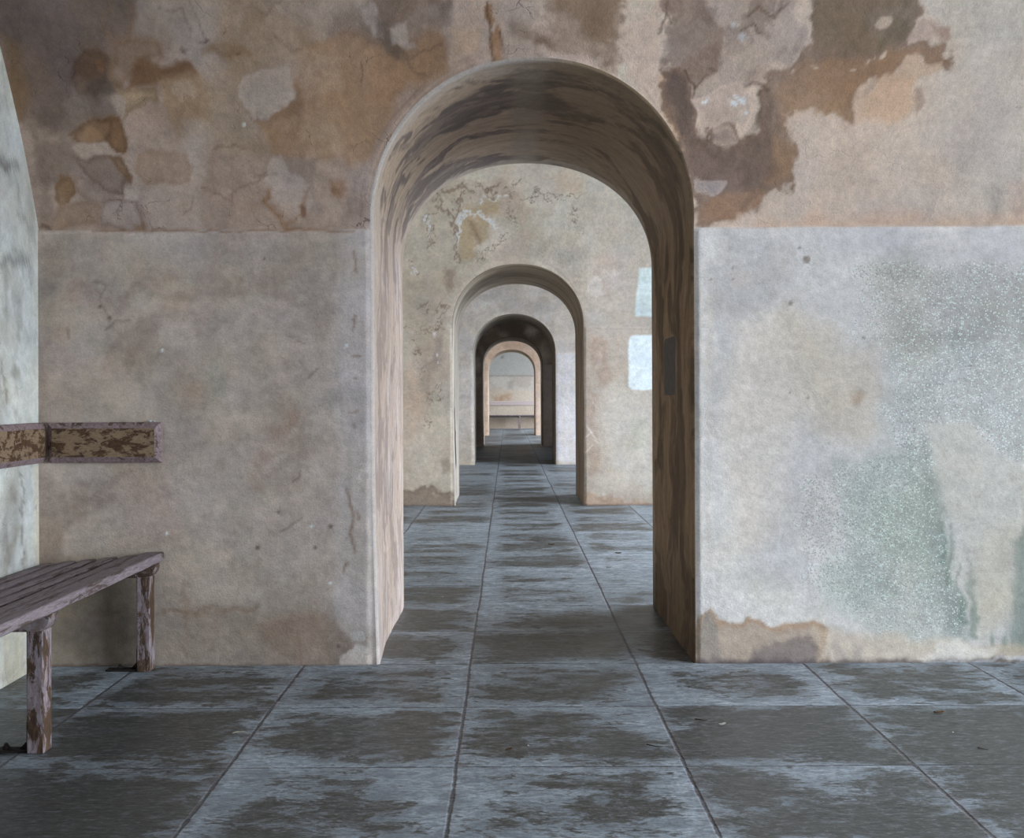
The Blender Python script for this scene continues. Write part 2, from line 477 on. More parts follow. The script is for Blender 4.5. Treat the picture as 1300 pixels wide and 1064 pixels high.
    U([(60, 110), (100, 120), (140, 150), (150, 165), (110, 160), (80, 160), (40, 140)], (94, 82, 72), .8, .04)
    U([(46, 160), (60, 150), (90, 175), (110, 220), (70, 240), (46, 230)], (104, 92, 86), .8, .04)
    U([(46, 170), (60, 210), (56, 290), (46, 296)], (96, 82, 72), .6, .03)
    U([(0, 40), (16, 50), (26, 100), (28, 140), (16, 150), (0, 100)], (104, 84, 58), .8, .02)
    # ochre rings
    U([(90, 70), (120, 60), (148, 75), (150, 100), (125, 130), (100, 118), (86, 95)], (82, 62, 42), .9, .03, big=.05, rim=(70, 50, 30), rimop=.5)
    U([(110, 110), (150, 100), (160, 115), (142, 135), (125, 135)], (74, 62, 54), .85, .02)
    U(ell(131, 90, 7, 9), (112, 78, 48), .7, .01)
    p.line([(140, 5), (132, 22), (135, 45), (150, 52), (168, 40), (170, 15), (162, 5)], (108, 86, 62), .010, .5, small=.03)
    U([(150, 52), (170, 45), (205, 55), (222, 75), (190, 75), (172, 90), (150, 120), (142, 110), (150, 80)], (118, 98, 78), .6, .02, rim=(106, 80, 54), rimop=.5)
    U([(172, 78), (182, 72), (210, 85), (245, 78), (253, 98), (240, 108), (210, 100), (196, 108), (172, 108), (160, 116), (168, 95)], (102, 74, 46), .95, .012, big=.03)
    U([(150, 118), (172, 108), (196, 112), (205, 130), (188, 128), (174, 140), (164, 150), (158, 165), (148, 152), (142, 138)], (140, 120, 92), .9, .008, rim=(106, 90, 66), rimop=.5)
    U([(143, 135), (150, 125), (160, 128), (158, 150), (155, 162), (144, 152)], (144, 132, 122), .85, .008)
    U([(175, 138), (190, 128), (205, 140), (225, 150), (232, 180), (225, 188), (180, 186), (168, 172), (165, 150)], (146, 128, 114), .85, .012)
    U([(205, 100), (260, 95), (275, 110), (270, 150), (250, 175), (230, 170), (215, 140)], (140, 116, 86), .75, .02)
    U(ell(240, 118, 14, 9, a=20), (156, 140, 124), .7, .01)
    # left cluster of patches
    U([(32, 145), (50, 150), (70, 160), (74, 178), (45, 182), (36, 165)], (136, 120, 108), .8, .010, rim=(100, 84, 74), rimop=.4)
    U([(80, 165), (92, 158), (115, 152), (140, 158), (150, 160), (158, 172), (160, 195), (150, 200), (135, 182), (112, 185), (95, 184), (88, 178)], (112, 84, 50), .92, .008, rim=(72, 52, 30), rimop=.6)
    U([(95, 170), (108, 162), (125, 170), (132, 180), (110, 184), (98, 182)], (136, 104, 66), .8, .006)
    U([(138, 160), (150, 156), (160, 168), (164, 190), (160, 200), (146, 196), (136, 178)], (112, 84, 54), .92, .006, rim=(80, 60, 38), rimop=.5)
    U([(88, 188), (110, 186), (130, 182), (145, 196), (160, 205), (145, 205), (120, 205), (108, 212), (96, 205)], (150, 136, 124), .9, .007)
    U([(96, 212), (115, 205), (140, 203), (160, 205), (168, 225), (155, 235), (152, 252), (120, 250), (112, 235), (100, 222)], (120, 104, 94), .9, .007, rim=(90, 72, 60), rimop=.6)
    U([(142, 205), (158, 203), (169, 224), (164, 232), (152, 226), (146, 216)], (118, 94, 68), .85, .006, rim=(92, 68, 44), rimop=.6)
    U([(68, 240), (75, 228), (88, 232), (92, 250), (84, 262), (72, 268), (66, 256)], (116, 90, 54), .9, .008, rim=(92, 68, 40), rimop=.4)
    U([(90, 230), (112, 232), (124, 256), (118, 266), (100, 264), (90, 250)], (140, 124, 112), .85, .006, rim=(104, 84, 70), rimop=.4)
    U([(55, 282), (65, 265), (90, 262), (118, 268), (120, 292), (60, 294)], (138, 116, 96), .9, .008, rim=(108, 84, 62), rimop=.35)
    U([(118, 262), (176, 250), (184, 288), (160, 294), (120, 294)], (140, 128, 122), .95, .006, small=.01, rim=(100, 76, 56), rimop=.6)
    U([(165, 280), (182, 276), (184, 294), (164, 294)], (116, 88, 56), .7, .01)
    U([(176, 196), (185, 190), (235, 192), (240, 232), (190, 234), (170, 215)], (136, 114, 92), .85, .010, rim=(120, 94, 70), rimop=.35)
    U([(155, 240), (172, 238), (176, 250), (155, 256)], (158, 148, 138), .8, .008)
    U([(180, 236), (240, 234), (262, 260), (250, 290), (188, 292), (184, 262)], (152, 140, 130), .7, .015)
    U([(232, 150), (262, 150), (256, 250), (248, 292), (236, 260), (240, 200)], (158, 148, 140), .7, .02)
    # centre-left
    U([(175, -30), (300, -30), (300, 60), (262, 90), (245, 75), (238, 60), (225, 60), (205, 50), (180, 40)], (134, 124, 116), .75, .02)
    U([(290, -40), (345, -40), (345, 20), (310, 60), (270, 66), (280, 30)], (134, 114, 90), .7, .03)
    U([(330, 20), (370, 18), (395, 60), (400, 90), (350, 85), (300, 90), (290, 60)], (136, 118, 96), .8, .03)
    U([(262, 70), (305, 58), (312, 68), (300, 76), (262, 76)], (116, 92, 62), .7, .012)
    p.line([(262, 62), (290, 58), (310, 62), (318, 72)], (120, 96, 66), .008, .6)
    U([(262, 95), (320, 80), (328, 110), (320, 150), (330, 190), (330, 200), (270, 200), (262, 150)], (138, 122, 102), .7, .03)
    U([(360, 15), (420, -20), (478, -20), (478, 60), (420, 70), (400, 45), (375, 40)], (138, 128, 120), .7, .03)
    # the large ochre field
    U([(330, 150), (362, 118), (372, 100), (380, 70), (440, 40), (470, 48), (500, 58), (560, 50), (572, 72), (566, 120), (530, 145), (500, 165), (462, 205), (448, 216), (440, 196), (400, 200), (362, 204), (340, 190)], (146, 116, 84), .85, .02, big=.06, rim=(128, 96, 62), rimop=.3, mott=.12, mf=4)
    U([(372, 110), (385, 130), (375, 150), (350, 158), (330, 155), (320, 140), (318, 128), (330, 150), (360, 140)], (118, 86, 50), .8, .014)
    U([(330, 160), (400, 160), (410, 200), (360, 205), (335, 190)], (136, 106, 74), .6, .02, mott=.4)
    U([(372, 70), (430, 72), (432, 120), (385, 122), (370, 95)], (150, 128, 106), .75, .015)
    U([(460, 60), (500, 60), (560, 60), (565, 110), (520, 140), (478, 140)], (142, 108, 72), .5, .04)
    # hexagonal pale repair
    U([(327, 88), (362, 88), (366, 112), (374, 132), (352, 148), (336, 156), (320, 140), (314, 118)], (150, 142, 138), .95, .006, small=.03, rim=(160, 150, 146), rimop=.7)
    U([(336, 100), (356, 98), (362, 120), (350, 140), (335, 142), (326, 122)], (142, 134, 132), .8, .008)
    # soot at the top
    U([(400, 40), (415, 22), (440, 8), (460, 14), (480, -10), (560, -20), (600, 20), (560, 50), (505, 70), (490, 60), (470, 62), (456, 48), (430, 60), (410, 52)], (104, 88, 76), .8, .025, big=.08, small=.06, mott=.45, mf=9)
    U([(455, 14), (475, 8), (495, 18), (494, 36), (480, 40), (458, 30)], (152, 144, 140), .8, .012, small=.05)
    U([(500, 30), (515, 28), (516, 62), (505, 60)], (156, 146, 140), .8, .010, small=.04)
    U([(485, 22), (497, 20), (500, 40), (505, 62), (510, 72), (496, 70), (484, 50)], (88, 78, 72), .7, .014)
    U([(575, -30), (660, -30), (650, 60), (605, 100), (560, 120), (575, 60)], (170, 152, 138), .8, .02)
    U([(575, 40), (610, 36), (612, 70), (580, 78)], (172, 144, 112), .5, .02)
    # speckled ochre web, and the ringed knot
    U([(385, 142), (430, 138), (432, 200), (400, 215), (378, 200)], (160, 140, 116), .55, .02, mott=.6, mf=16, seed=4)
    U([(400, 208), (440, 208), (448, 225), (446, 262), (425, 285), (405, 280), (398, 240)], (158, 140, 126), .8, .015)
    U([(418, 230), (434, 226), (440, 242), (430, 258), (418, 252)], (138, 108, 80), .8, .012); U(ell(426, 245, 7, 6), (120, 86, 56), .7, .006)
    U([(342, 204), (362, 204), (378, 225), (395, 236), (394, 265), (378, 284), (360, 280), (345, 262), (338, 235)], (160, 148, 140), .75, .010)
    p.line([(340, 240), (340, 258), (350, 270), (362, 285), (368, 292)], (128, 92, 56), .010, .8, small=.04)
    p.line([(362, 284), (376, 280), (384, 272), (384, 262), (388, 245), (394, 236)], (132, 100, 68), .010, .6, small=.04)
    U(ell(383, 271, 4, 8), (112, 78, 50), .85, .006)
    U([(440, 210), (474, 190), (480, 240), (470, 292), (452, 292), (448, 260)], (150, 140, 134), .7, .015)
    p.line([(468, 200), (452, 230), (446, 270), (450, 292)], (138, 118, 104), .008, .4)
    # long cracks with dark nick
    for q in ([(292, 250), (310, 238), (330, 228), (350, 220)], [(292, 250), (296, 262)], [(258, 235), (275, 245), (292, 258)], [(318, 205), (324, 225)], [(232, 270), (243, 260), (246, 252)], [(270, 190), (280, 184), (310, 188)], [(345, 40), (360, 58), (370, 68), (382, 62)], [(320, 6), (336, 18), (350, 8), (362, 0)], [(505, 62), (520, 75), (560, 55)], [(515, 75), (530, 92), (540, 95)], [(458, 80), (460, 110)], [(200, 15), (230, 10), (240, 40)], [(240, 0), (252, 30), (262, 55)]):
        p.line(q, (98, 80, 66), .0045, .55, small=.03)
    U([(326, 228), (342, 221), (344, 227), (330, 232)], (104, 84, 66), .7, .006)
    for cx, cy, r in ((267, 57, 3.5), (242, 67, 6), (336, 150, 2), (300, 67, 2.5), (53, 287, 4)): U(ell(cx, cy, r, r), (86, 66, 56), .8, .006, small=.04)
    U(ell(315, 158, 1.6, 1.6), (190, 206, 210), .9, .003)
    # tide line along the top of the render
    p.line([(120, 293), (184, 294), (240, 293), (330, 294), (372, 292), (450, 294)], (116, 84, 58), .006, .65, small=.02)
    p.line([(46, 296), (140, 296), (300, 296), (470, 295)], (158, 146, 138), .004, .5, small=.015)
    # pale halo of repair plaster that follows the arch
    r2 = np.sqrt((X - ACX) ** 2 + (np.maximum(Z - SPR, 0) * (AHW / AHH)) ** 2) - AHW
    n = fbm(X, Z, 6, 4, 88) - 0.5
    halo = (1 - sst(0.055, 0.095, r2 + n * 0.12)) * up
    p.mix(halo * left * 0.8, (150, 134, 124)); p.mix(halo * right * sst(x0(700), x0(740), X) * 0.45, (176, 156, 138))
    p.mix(np.exp(-((r2 - 0.032 - n * 0.02) / 0.006) ** 2) * halo * left * .6, (170, 152, 140))
    p.mix(np.exp(-((r2 - 0.055 - n * 0.03) / 0.005) ** 2) * halo * left * .5, (116, 98, 90))
    p.mix((1 - sst(0.004, 0.018, r2 - 0.008)) * up * left * .7, (172, 172, 184))
    # keystone break with the brick showing
    U([(608, -20), (625, -20), (636, 90), (614, 85)], (164, 150, 140), .7, .02)
    U([(617, 4), (625, 6), (629, 20), (625, 30), (622, 34), (618, 22)], (142, 108, 72), .95, .004, small=.02, big=.01)
    U([(621, 34), (626, 38), (632, 24), (635, 40), (637, 55), (642, 70), (644, 82), (628, 84), (623, 60)], (150, 114, 78), .95, .004, small=.02, big=.01)
    p.line([(617, 4), (622, 34), (624, 60), (627, 84)], (84, 58, 40), .005, .8, small=.01)
    p.line([(635, 40), (638, 58), (642, 72), (643, 82)], (90, 62, 44), .005, .8, small=.01)
    U([(640, 50), (644, 56), (645, 76), (641, 70)], (98, 72, 54), .6, .005)
    # ---------------------------------------------------------------- upper right
    c = up * right
    p.mix(c * sst(x0(690), x0(735), X), (188, 174, 163))
    p.mix(c * sst(x0(1090), x0(1230), X) * .8, (180, 176, 170))
    p.cloud((194, 166, 144), 2.4, .45, .62, .5, 41, within=c * sst(x0(860), x0(980), X) * (1 - sst(x0(1120), x0(1250), X)))
    p.cloud((172, 164, 160), 3.2, .5, .65, .5, 42, within=c)
    U([(640, -30), (720, -30), (720, 40), (700, 60), (660, 80), (640, 80)], (168, 154, 144), .8, .02)
    U([(648, 30), (680, 25), (700, 35), (720, -30), (796, -30), (792, 30), (790, 60), (798, 88), (788, 105), (768, 92), (740, 75), (715, 60), (690, 56), (680, 68), (676, 50), (660, 42)], (116, 96, 78), .9, .02, big=.07, small=.05, mott=.3, mf=7)
    U([(690, 40), (710, 48), (700, 58), (680, 50)], (98, 76, 60), .6, .012)
    U([(668, 46), (680, 46), (678, 66), (662, 64)], (162, 148, 144), .8, .010)
    U([(680, 62), (700, 55), (735, 62), (770, 80), (760, 86), (700, 72)], (170, 156, 150), .7, .012)
    U([(745, 5), (760, 0), (775, 30), (765, 60), (750, 50)], (104, 86, 70), .5, .03)
    U([(796, -30), (838, -30), (834, 40), (840, 100), (846, 130), (852, 170), (830, 140), (805, 105), (794, 60)], (182, 166, 154), .9, .010)
    p.line([(840, 100), (846, 140), (856, 165), (866, 200)], (168, 134, 98), .016, .6)
    # dark purple-brown flow
    U([(848, -30), (1000, -30), (1010, 20), (1020, 60), (1005, 78), (975, 90), (960, 115), (930, 130), (900, 140), (870, 145), (850, 110), (842, 70)], (156, 144, 138), .9, .015, small=.05)
    U([(840, 0), (870, -20), (890, 30), (905, 80), (890, 100), (870, 115), (848, 120), (842, 90), (846, 50)], (118, 100, 90), .85, .02, big=.07, small=.06, mott=.3)
    U([(842, 100), (878, 98), (888, 120), (884, 146), (892, 160), (892, 172), (906, 186), (915, 160), (925, 152), (940, 168), (952, 158), (962, 165), (976, 118), (985, 95), (1010, 76), (1025, 60), (1022, -30), (1165, -30), (1165, 30), (1160, 50), (1180, 48), (1205, 60), (1208, 95), (1196, 88), (1180, 72), (1160, 80), (1145, 100), (1100, 98), (1085, 120), (1090, 140), (1082, 160), (1055, 155), (1030, 152), (1000, 150), (1002, 170), (1014, 190), (1012, 205), (1000, 222), (978, 236), (960, 240), (950, 262), (930, 276), (924, 288), (905, 292), (880, 292), (874, 240), (862, 190), (850, 150)],
      (116, 98, 86), .92, .014, big=.06, small=.06, rim=(116, 90, 68), rimop=.4, mott=.16, mf=7)
    # warmer part of the flow
    U([(1005, 90), (1060, 70), (1130, 60), (1200, 60), (1205, 95), (1180, 75), (1145, 98), (1100, 98), (1085, 120), (1082, 158), (1000, 150), (998, 110)], (142, 112, 84), .85, .03, big=.05, small=.05, mott=.35, mf=6)
    U([(998, 120), (1060, 130), (1080, 158), (1000, 152)], (160, 132, 106), .6, .05)
    U([(1025, -30), (1165, -30), (1162, 45), (1140, 60), (1090, 65), (1030, 60)], (112, 98, 80), .8, .02, mott=.25)
    U([(1100, 10), (1160, 5), (1160, 45), (1110, 50)], (126, 116, 106), .7, .03)
    U([(984, 170), (1012, 190), (1010, 208), (985, 225), (962, 232), (975, 200)], (138, 112, 88), .85, .012)
    U([(900, 252), (958, 234), (960, 244), (948, 262), (925, 286), (884, 290), (890, 268)], (150, 118, 92), .85, .02, mott=.3, mf=7)
    U([(868, 160), (896, 170), (940, 190), (960, 215), (930, 240), (900, 245), (880, 240), (872, 200)], (106, 88, 84), .6, .03)
    U([(850, 100), (880, 100), (884, 150), (870, 180), (858, 160)], (98, 84, 80), .7, .02)
    U([(1195, 85), (1212, 90), (1206, 100), (1200, 102)], (112, 88, 66), .8, .006)
    # pale islands
    p.cloud((90, 76, 70), 5, .48, .62, .5, 45, within=c * (1 - sst(-.03, .0, p.sdf([(842, 100), (878, 98), (892, 172), (940, 170), (985, 95), (1030, 152), (1002, 150), (1014, 190), (1000, 222), (960, 240), (924, 288), (880, 292), (862, 190)], .06, .05))))
    p.cloud((92, 80, 62), 6, .48, .62, .45, 46, within=c * (1 - sst(-.03, .0, p.sdf([(1010, -30), (1160, -30), (1160, 50), (1100, 66), (1015, 62)], .06, .05))))
    def isl(cx, cy, rx, ry, col=(172, 156, 142), a=0): U(ell(cx, cy, rx, ry, a=a), col, .92, .005, small=.03, rim=(182, 168, 154), rimop=.4)
    isl(1115, 27, 11, 10); isl(1120, 71, 7, 5, (186, 172, 156)); isl(1038, 88, 4, 2.5); isl(1074, 90, 3, 2); isl(1095, 72, 2, 3); isl(1010, 92, 2, 3); isl(1103, 66, 2, 2); isl(957, 158, 6, 9, (150, 138, 132)); isl(1058, 162, 14, 9, (190, 176, 166)); isl(922, 178, 14, 11, (146, 132, 126)); isl(895, 235, 14, 16, (152, 144, 146))
    U([(1158, 45), (1172, 28), (1188, 34), (1192, 44), (1180, 50), (1160, 56)], (166, 150, 142), .85, .008)
    U([(1165, -30), (1320, -30), (1320, 60), (1210, 60), (1218, 36), (1200, 38), (1186, 28), (1170, 10)], (178, 174, 168), .9, .008, rim=(188, 182, 176), rimop=.4)
    U([(1186, 40), (1214, 38), (1216, 58), (1200, 62), (1190, 50)], (150, 128, 116), .8, .010)
    U([(1158, 76), (1172, 72), (1178, 84), (1200, 88), (1198, 100), (1165, 108), (1152, 130), (1148, 100)], (180, 158, 138), .85, .008)
    U([(1096, 108), (1112, 98), (1118, 106), (1112, 120), (1100, 134), (1092, 128)], (164, 146, 136), .9, .006, rim=(186, 166, 148), rimop=.5)
    U([(1084, 116), (1096, 110), (1094, 150), (1088, 154), (1082, 134)], (186, 166, 150), .8, .008)
    U([(1115, 102), (1140, 98), (1158, 110), (1158, 150), (1130, 162), (1090, 158), (1096, 130), (1112, 122)], (184, 152, 122), .65, .02)
    U([(1162, 122), (1172, 122), (1168, 140), (1166, 156), (1158, 140)], (150, 128, 112), .75, .008)
    U([(884, 132), (900, 120), (945, 105), (952, 130), (948, 140), (930, 160), (912, 168), (896, 160), (888, 148)], (172, 158, 150), .9, .008, rim=(184, 172, 164), rimop=.5)
    for cx, cy in ((900, 131), (941, 131), (929, 57), (918, 44), (934, 141)): U(ell(cx, cy, 4, 4), (190, 204, 220), .8, .006, small=.04)
    U([(944, 95), (976, 88), (982, 100), (966, 118), (948, 115)], (128, 112, 104), .6, .012, mott=.3)
    for q in ([(948, 108), (960, 106), (976, 112), (966, 116)], [(870, 92), (882, 108), (894, 96)], [(882, 108), (880, 122)], [(900, 84), (908, 86)], [(950, 20), (965, 8), (985, 20), (1000, 6)], [(940, 40), (955, 30), (962, 44)], [(894, 162), (898, 180)], [(899, 164), (903, 180)], [(905, 166), (905, 176)], [(842, 10), (852, 30)], [(850, 0), (838, 40)]):
        p.line(q, (88, 68, 60), .005, .7, small=.03)
    p.cloud((96, 80, 74), 16, .56, .66, .5, 44, within=c * sst(x0(850), x0(870), X) * (1 - sst(x0(985), x0(1010), X)) * sst(zr(150), zr(40), Z))
    U(ell(1215, 196, 22, 22), (162, 158, 160), .5, .04)
    U([(1252, 240), (1272, 240), (1276, 292), (1258, 292)], (140, 134, 130), .6, .03)
    U([(1280, 235), (1320, 235), (1320, 292), (1280, 292)], (176, 152, 140), .5, .03)
    U([(1085, 190), (1145, 155), (1150, 162), (1090, 215)], (170, 158, 150), .4, .03)
    p.line([(1080, 222), (1085, 232)], (140, 126, 118), .008, .5)
    U([(955, 275), (1320, 278), (1320, 294), (955, 294)], (190, 160, 136), .5, .03)
    # ---------------------------------------------------------------- lower right panel, blue-white render
    d = lo * right
    p.mix(d, (190, 191, 196))
    p.mix(d * sst(zr(600), zr(400), Z) * .3, (178, 180, 190))
    p.cloud((204, 206, 212), 2.4, .45, .62, .6, 51, within=d)
    p.cloud((176, 178, 186), 3.0, .5, .66, .6, 52, within=d)
    def D(pts, *a, **k):
        c0 = p.c.copy(); q = p.stain(pts, *a, **k); p.c = c0 * (1 - lo)[:, None] + p.c * lo[:, None]; return q
    D([(882, 290), (900, 290), (905, 600), (915, 846), (882, 846)], (206, 207, 212), .6, .02)
    p.line([(900, 380), (899, 560), (896, 640), (903, 720)], (180, 176, 172), .016, .4, small=.03)
    D([(915, 300), (950, 298), (990, 300), (1020, 330), (1010, 372), (985, 398), (940, 396), (915, 370), (908, 330)], (166, 167, 173), .75, .05, big=.14, mott=.4, mf=7)
    D([(925, 352), (945, 346), (955, 356), (950, 370), (932, 372)], (184, 178, 180), .6, .006, rim=(172, 166, 168), rimop=.6)
    D([(1020, 296), (1080, 292), (1300, 292), (1320, 300), (1320, 328), (1140, 330), (1080, 318)], (176, 178, 190), .6, .04)
    D([(925, 405), (1010, 400), (1020, 520), (960, 700), (930, 700), (920, 500)], (200, 192, 186), .5, .07)
    D([(1010, 400), (1060, 415), (1110, 440), (1116, 500), (1112, 540), (1080, 562), (1030, 540), (1015, 500)], (184, 177, 168), .75, .09, big=.16)
    D(ell(1082, 504, 8, 8), (160, 140, 120), .7, .02)
    D([(1140, 330), (1320, 336), (1320, 430), (1280, 440), (1220, 420), (1180, 440), (1140, 470), (1128, 420), (1130, 370)], (150, 153, 154), .8, .05, big=.16, mott=.35, mf=6)
    D([(1200, 420), (1245, 425), (1240, 460), (1205, 465)], (132, 138, 138), .7, .03)
    D([(1125, 440), (1320, 430), (1320, 590), (1285, 580), (1250, 545), (1180, 535), (1160, 560), (1160, 620), (1110, 560), (1115, 500)], (172, 178, 182), .7, .03)
    # moss green with runs
    D([(1060, 590), (1110, 570), (1165, 560), (1172, 600), (1186, 630), (1180, 660), (1190, 700), (1215, 720), (1222, 760), (1230, 800), (1200, 810), (1160, 820), (1100, 812), (1090, 780), (1050, 760), (1045, 720), (1070, 680), (1060, 640)], (158, 170, 169), .8, .07, big=.16, mott=.4, mf=9)
    D([(1100, 620), (1165, 610), (1180, 680), (1170, 720), (1120, 710), (1090, 670)], (150, 168, 160), .5, .06)
    D([(1160, 560), (1166, 556), (1174, 600), (1184, 640), (1194, 690), (1200, 728), (1220, 740), (1226, 800), (1206, 800), (1190, 760), (1170, 700)], (138, 151, 152), .65, .03, big=.06)
    for a_, b_, w in (((1205, 662), (1206, 740), 5), ((1192, 640), (1196, 720), 5), ((1233, 706), (1236, 806), 8), ((1218, 715), (1220, 790), 6)):
        D([(a_[0], a_[1]), (b_[0] + w, b_[1]), (b_[0] - w, b_[1])], (116, 136, 131), .8, .010, big=.01, small=.03)
    D([(1292, 670), (1320, 660), (1320, 830), (1286, 828), (1284, 760)], (124, 141, 136), .8, .02)
    for x_, y_ in ((1260, 795), (1275, 800)): D([(x_, y_), (x_ + 5, y_ + 30), (x_ - 5, y_ + 30)], (124, 146, 138), .8, .008, big=0)
    D([(1170, 545), (1180, 538), (1236, 545), (1280, 580), (1320, 600), (1320, 650), (1290, 660), (1284, 760), (1250, 800), (1240, 760), (1234, 700), (1222, 710), (1208, 660), (1190, 640), (1182, 590)], (186, 188, 188), .85, .014, big=.06)
    D([(1240, 670), (1290, 665), (1286, 780), (1250, 800), (1240, 740)], (190, 188, 179), .6, .05)
    D([(1040, 700), (1110, 720), (1100, 790), (1040, 770)], (172, 184, 180), .4, .05, mott=.5)
    for q in ([(1190, 800), (1150, 740), (1140, 700)], [(1100, 790), (1140, 740), (1200, 720)], [(1110, 762), (1118, 776)], [(1155, 760), (1152, 800)], [(1056, 680), (1064, 705)]):
        p.line(q, (184, 192, 190), .006, .4, small=.03)
    # tide of rising damp
    D([(882, 846), (882, 800), (893, 778), (902, 768), (914, 785), (935, 790), (950, 785), (968, 787), (975, 792), (1010, 795), (1030, 788), (1046, 797), (1044, 812), (1040, 830), (1044, 846)], (164, 150, 138), .9, .007, big=.03, small=.03, rim=(164, 136, 112), rimop=.7, rimw=.014)
    D([(886, 800), (902, 770), (916, 790), (918, 846), (884, 846)], (138, 134, 132), .75, .010)
    D([(884, 850), (888, 832), (930, 838), (1040, 836), (1044, 850)], (90, 84, 94), .8, .012)
    D([(884, 846), (890, 826), (930, 830), (980, 822), (1020, 815), (1044, 835), (1060, 846)], (112, 104, 110), .7, .02, small=.05)
    D([(1030, 800), (1300, 812), (1320, 830), (1320, 846), (1040, 846)], (190, 176, 160), .6, .02)
    D([(1168, 826), (1190, 812), (1220, 806), (1262, 812), (1270, 828), (1230, 832), (1180, 832)], (212, 212, 212), .8, .012, small=.05)
    for cx in (1060, 1085): D([(cx - 6, 815), (cx + 4, 815), (cx + 6, 838), (cx - 8, 838)], (150, 146, 150), .5, .012)
    p.line([(882, 843), (1000, 842), (1310, 840)], (80, 72, 76), .018, .85, small=.03)
    D([(1170, 834), (1320, 832), (1320, 839), (1170, 839)], (196, 208, 228), .6, .006, mott=.4)
    for cx, cy, r in ((1025, 505, 2), (930, 340, 1.6), (902, 355, 2), (930, 355, 1.4), (1002, 499, 1.4), (1095, 429, 2), (1014, 315, 2), (1003, 385, 3), (1023, 330, 5), (1230, 466, 2.5)): D(ell(cx, cy, r, r), (110, 98, 90), .75, .004, big=0, small=0)
    # speckle and roughness
    x, z = p.X, p.Z
    spk = sst(x0(1085), x0(1150), x + p.w1 * .5) * sst(zr(640), zr(560), z + p.w2 * .3) * (1 - sst(zr(345), zr(325), z + p.w2 * .05)) * .95
    dd = p.sdf([(1170, 545), (1180, 538), (1236, 545), (1280, 580), (1320, 600), (1320, 650), (1290, 660), (1284, 760), (1250, 800), (1240, 760), (1234, 700), (1222, 710), (1208, 660), (1190, 640), (1182, 590)], .03, .02)
    spk = spk * sst(-.01, .01, dd)
    dg = p.sdf([(1000, 600), (1110, 570), (1165, 560), (1186, 630), (1195, 700), (1225, 730), (1230, 805), (1100, 812), (1080, 780), (1010, 740), (990, 650)], .08, .02)
    spk = np.maximum(spk, (1 - sst(-.06, .06, dg)) * .62 * sst(-.01, .01, dd)) * d
    p.m[:, 0] = spk
    p.m[:, 1] = up * (.35 + .65 * left)
    p.cloud((112, 88, 60), 3.4, 0.50, .66, .22, 47, within=b); p.cloud((160, 148, 138), 6, .54, .68, .12, 48, within=b)
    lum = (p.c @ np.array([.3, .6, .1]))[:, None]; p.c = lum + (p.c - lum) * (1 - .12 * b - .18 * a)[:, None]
    p.mul(b, .84); p.mul(b * sst(x0(330), x0(20), X + p.w1 * .4) * sst(zr(150), zr(10), Z + p.w2 * .4), .80); p.mul(a, .91); p.c = p.c * (1 + .07 * d)[:, None]; p.mul(a * sst(.55, .05, Z + p.w1 * .5), .84); p.c = p.c * (1 + .07 * c)[:, None]  # left-right contrast, dark top-left corner and left foot: light falloff put into colour
    p.mottle(.85 * left + right * (up * .55 + lo * .5))
    E = E_wall(E1, X, Z)
    tint = 1 + left[:, None] * np.array([.0, -.005, .02]) + d[:, None] * np.array([-.02, .015, .0])
    p.c = p.c * tint
    return p.finish(E), p.m

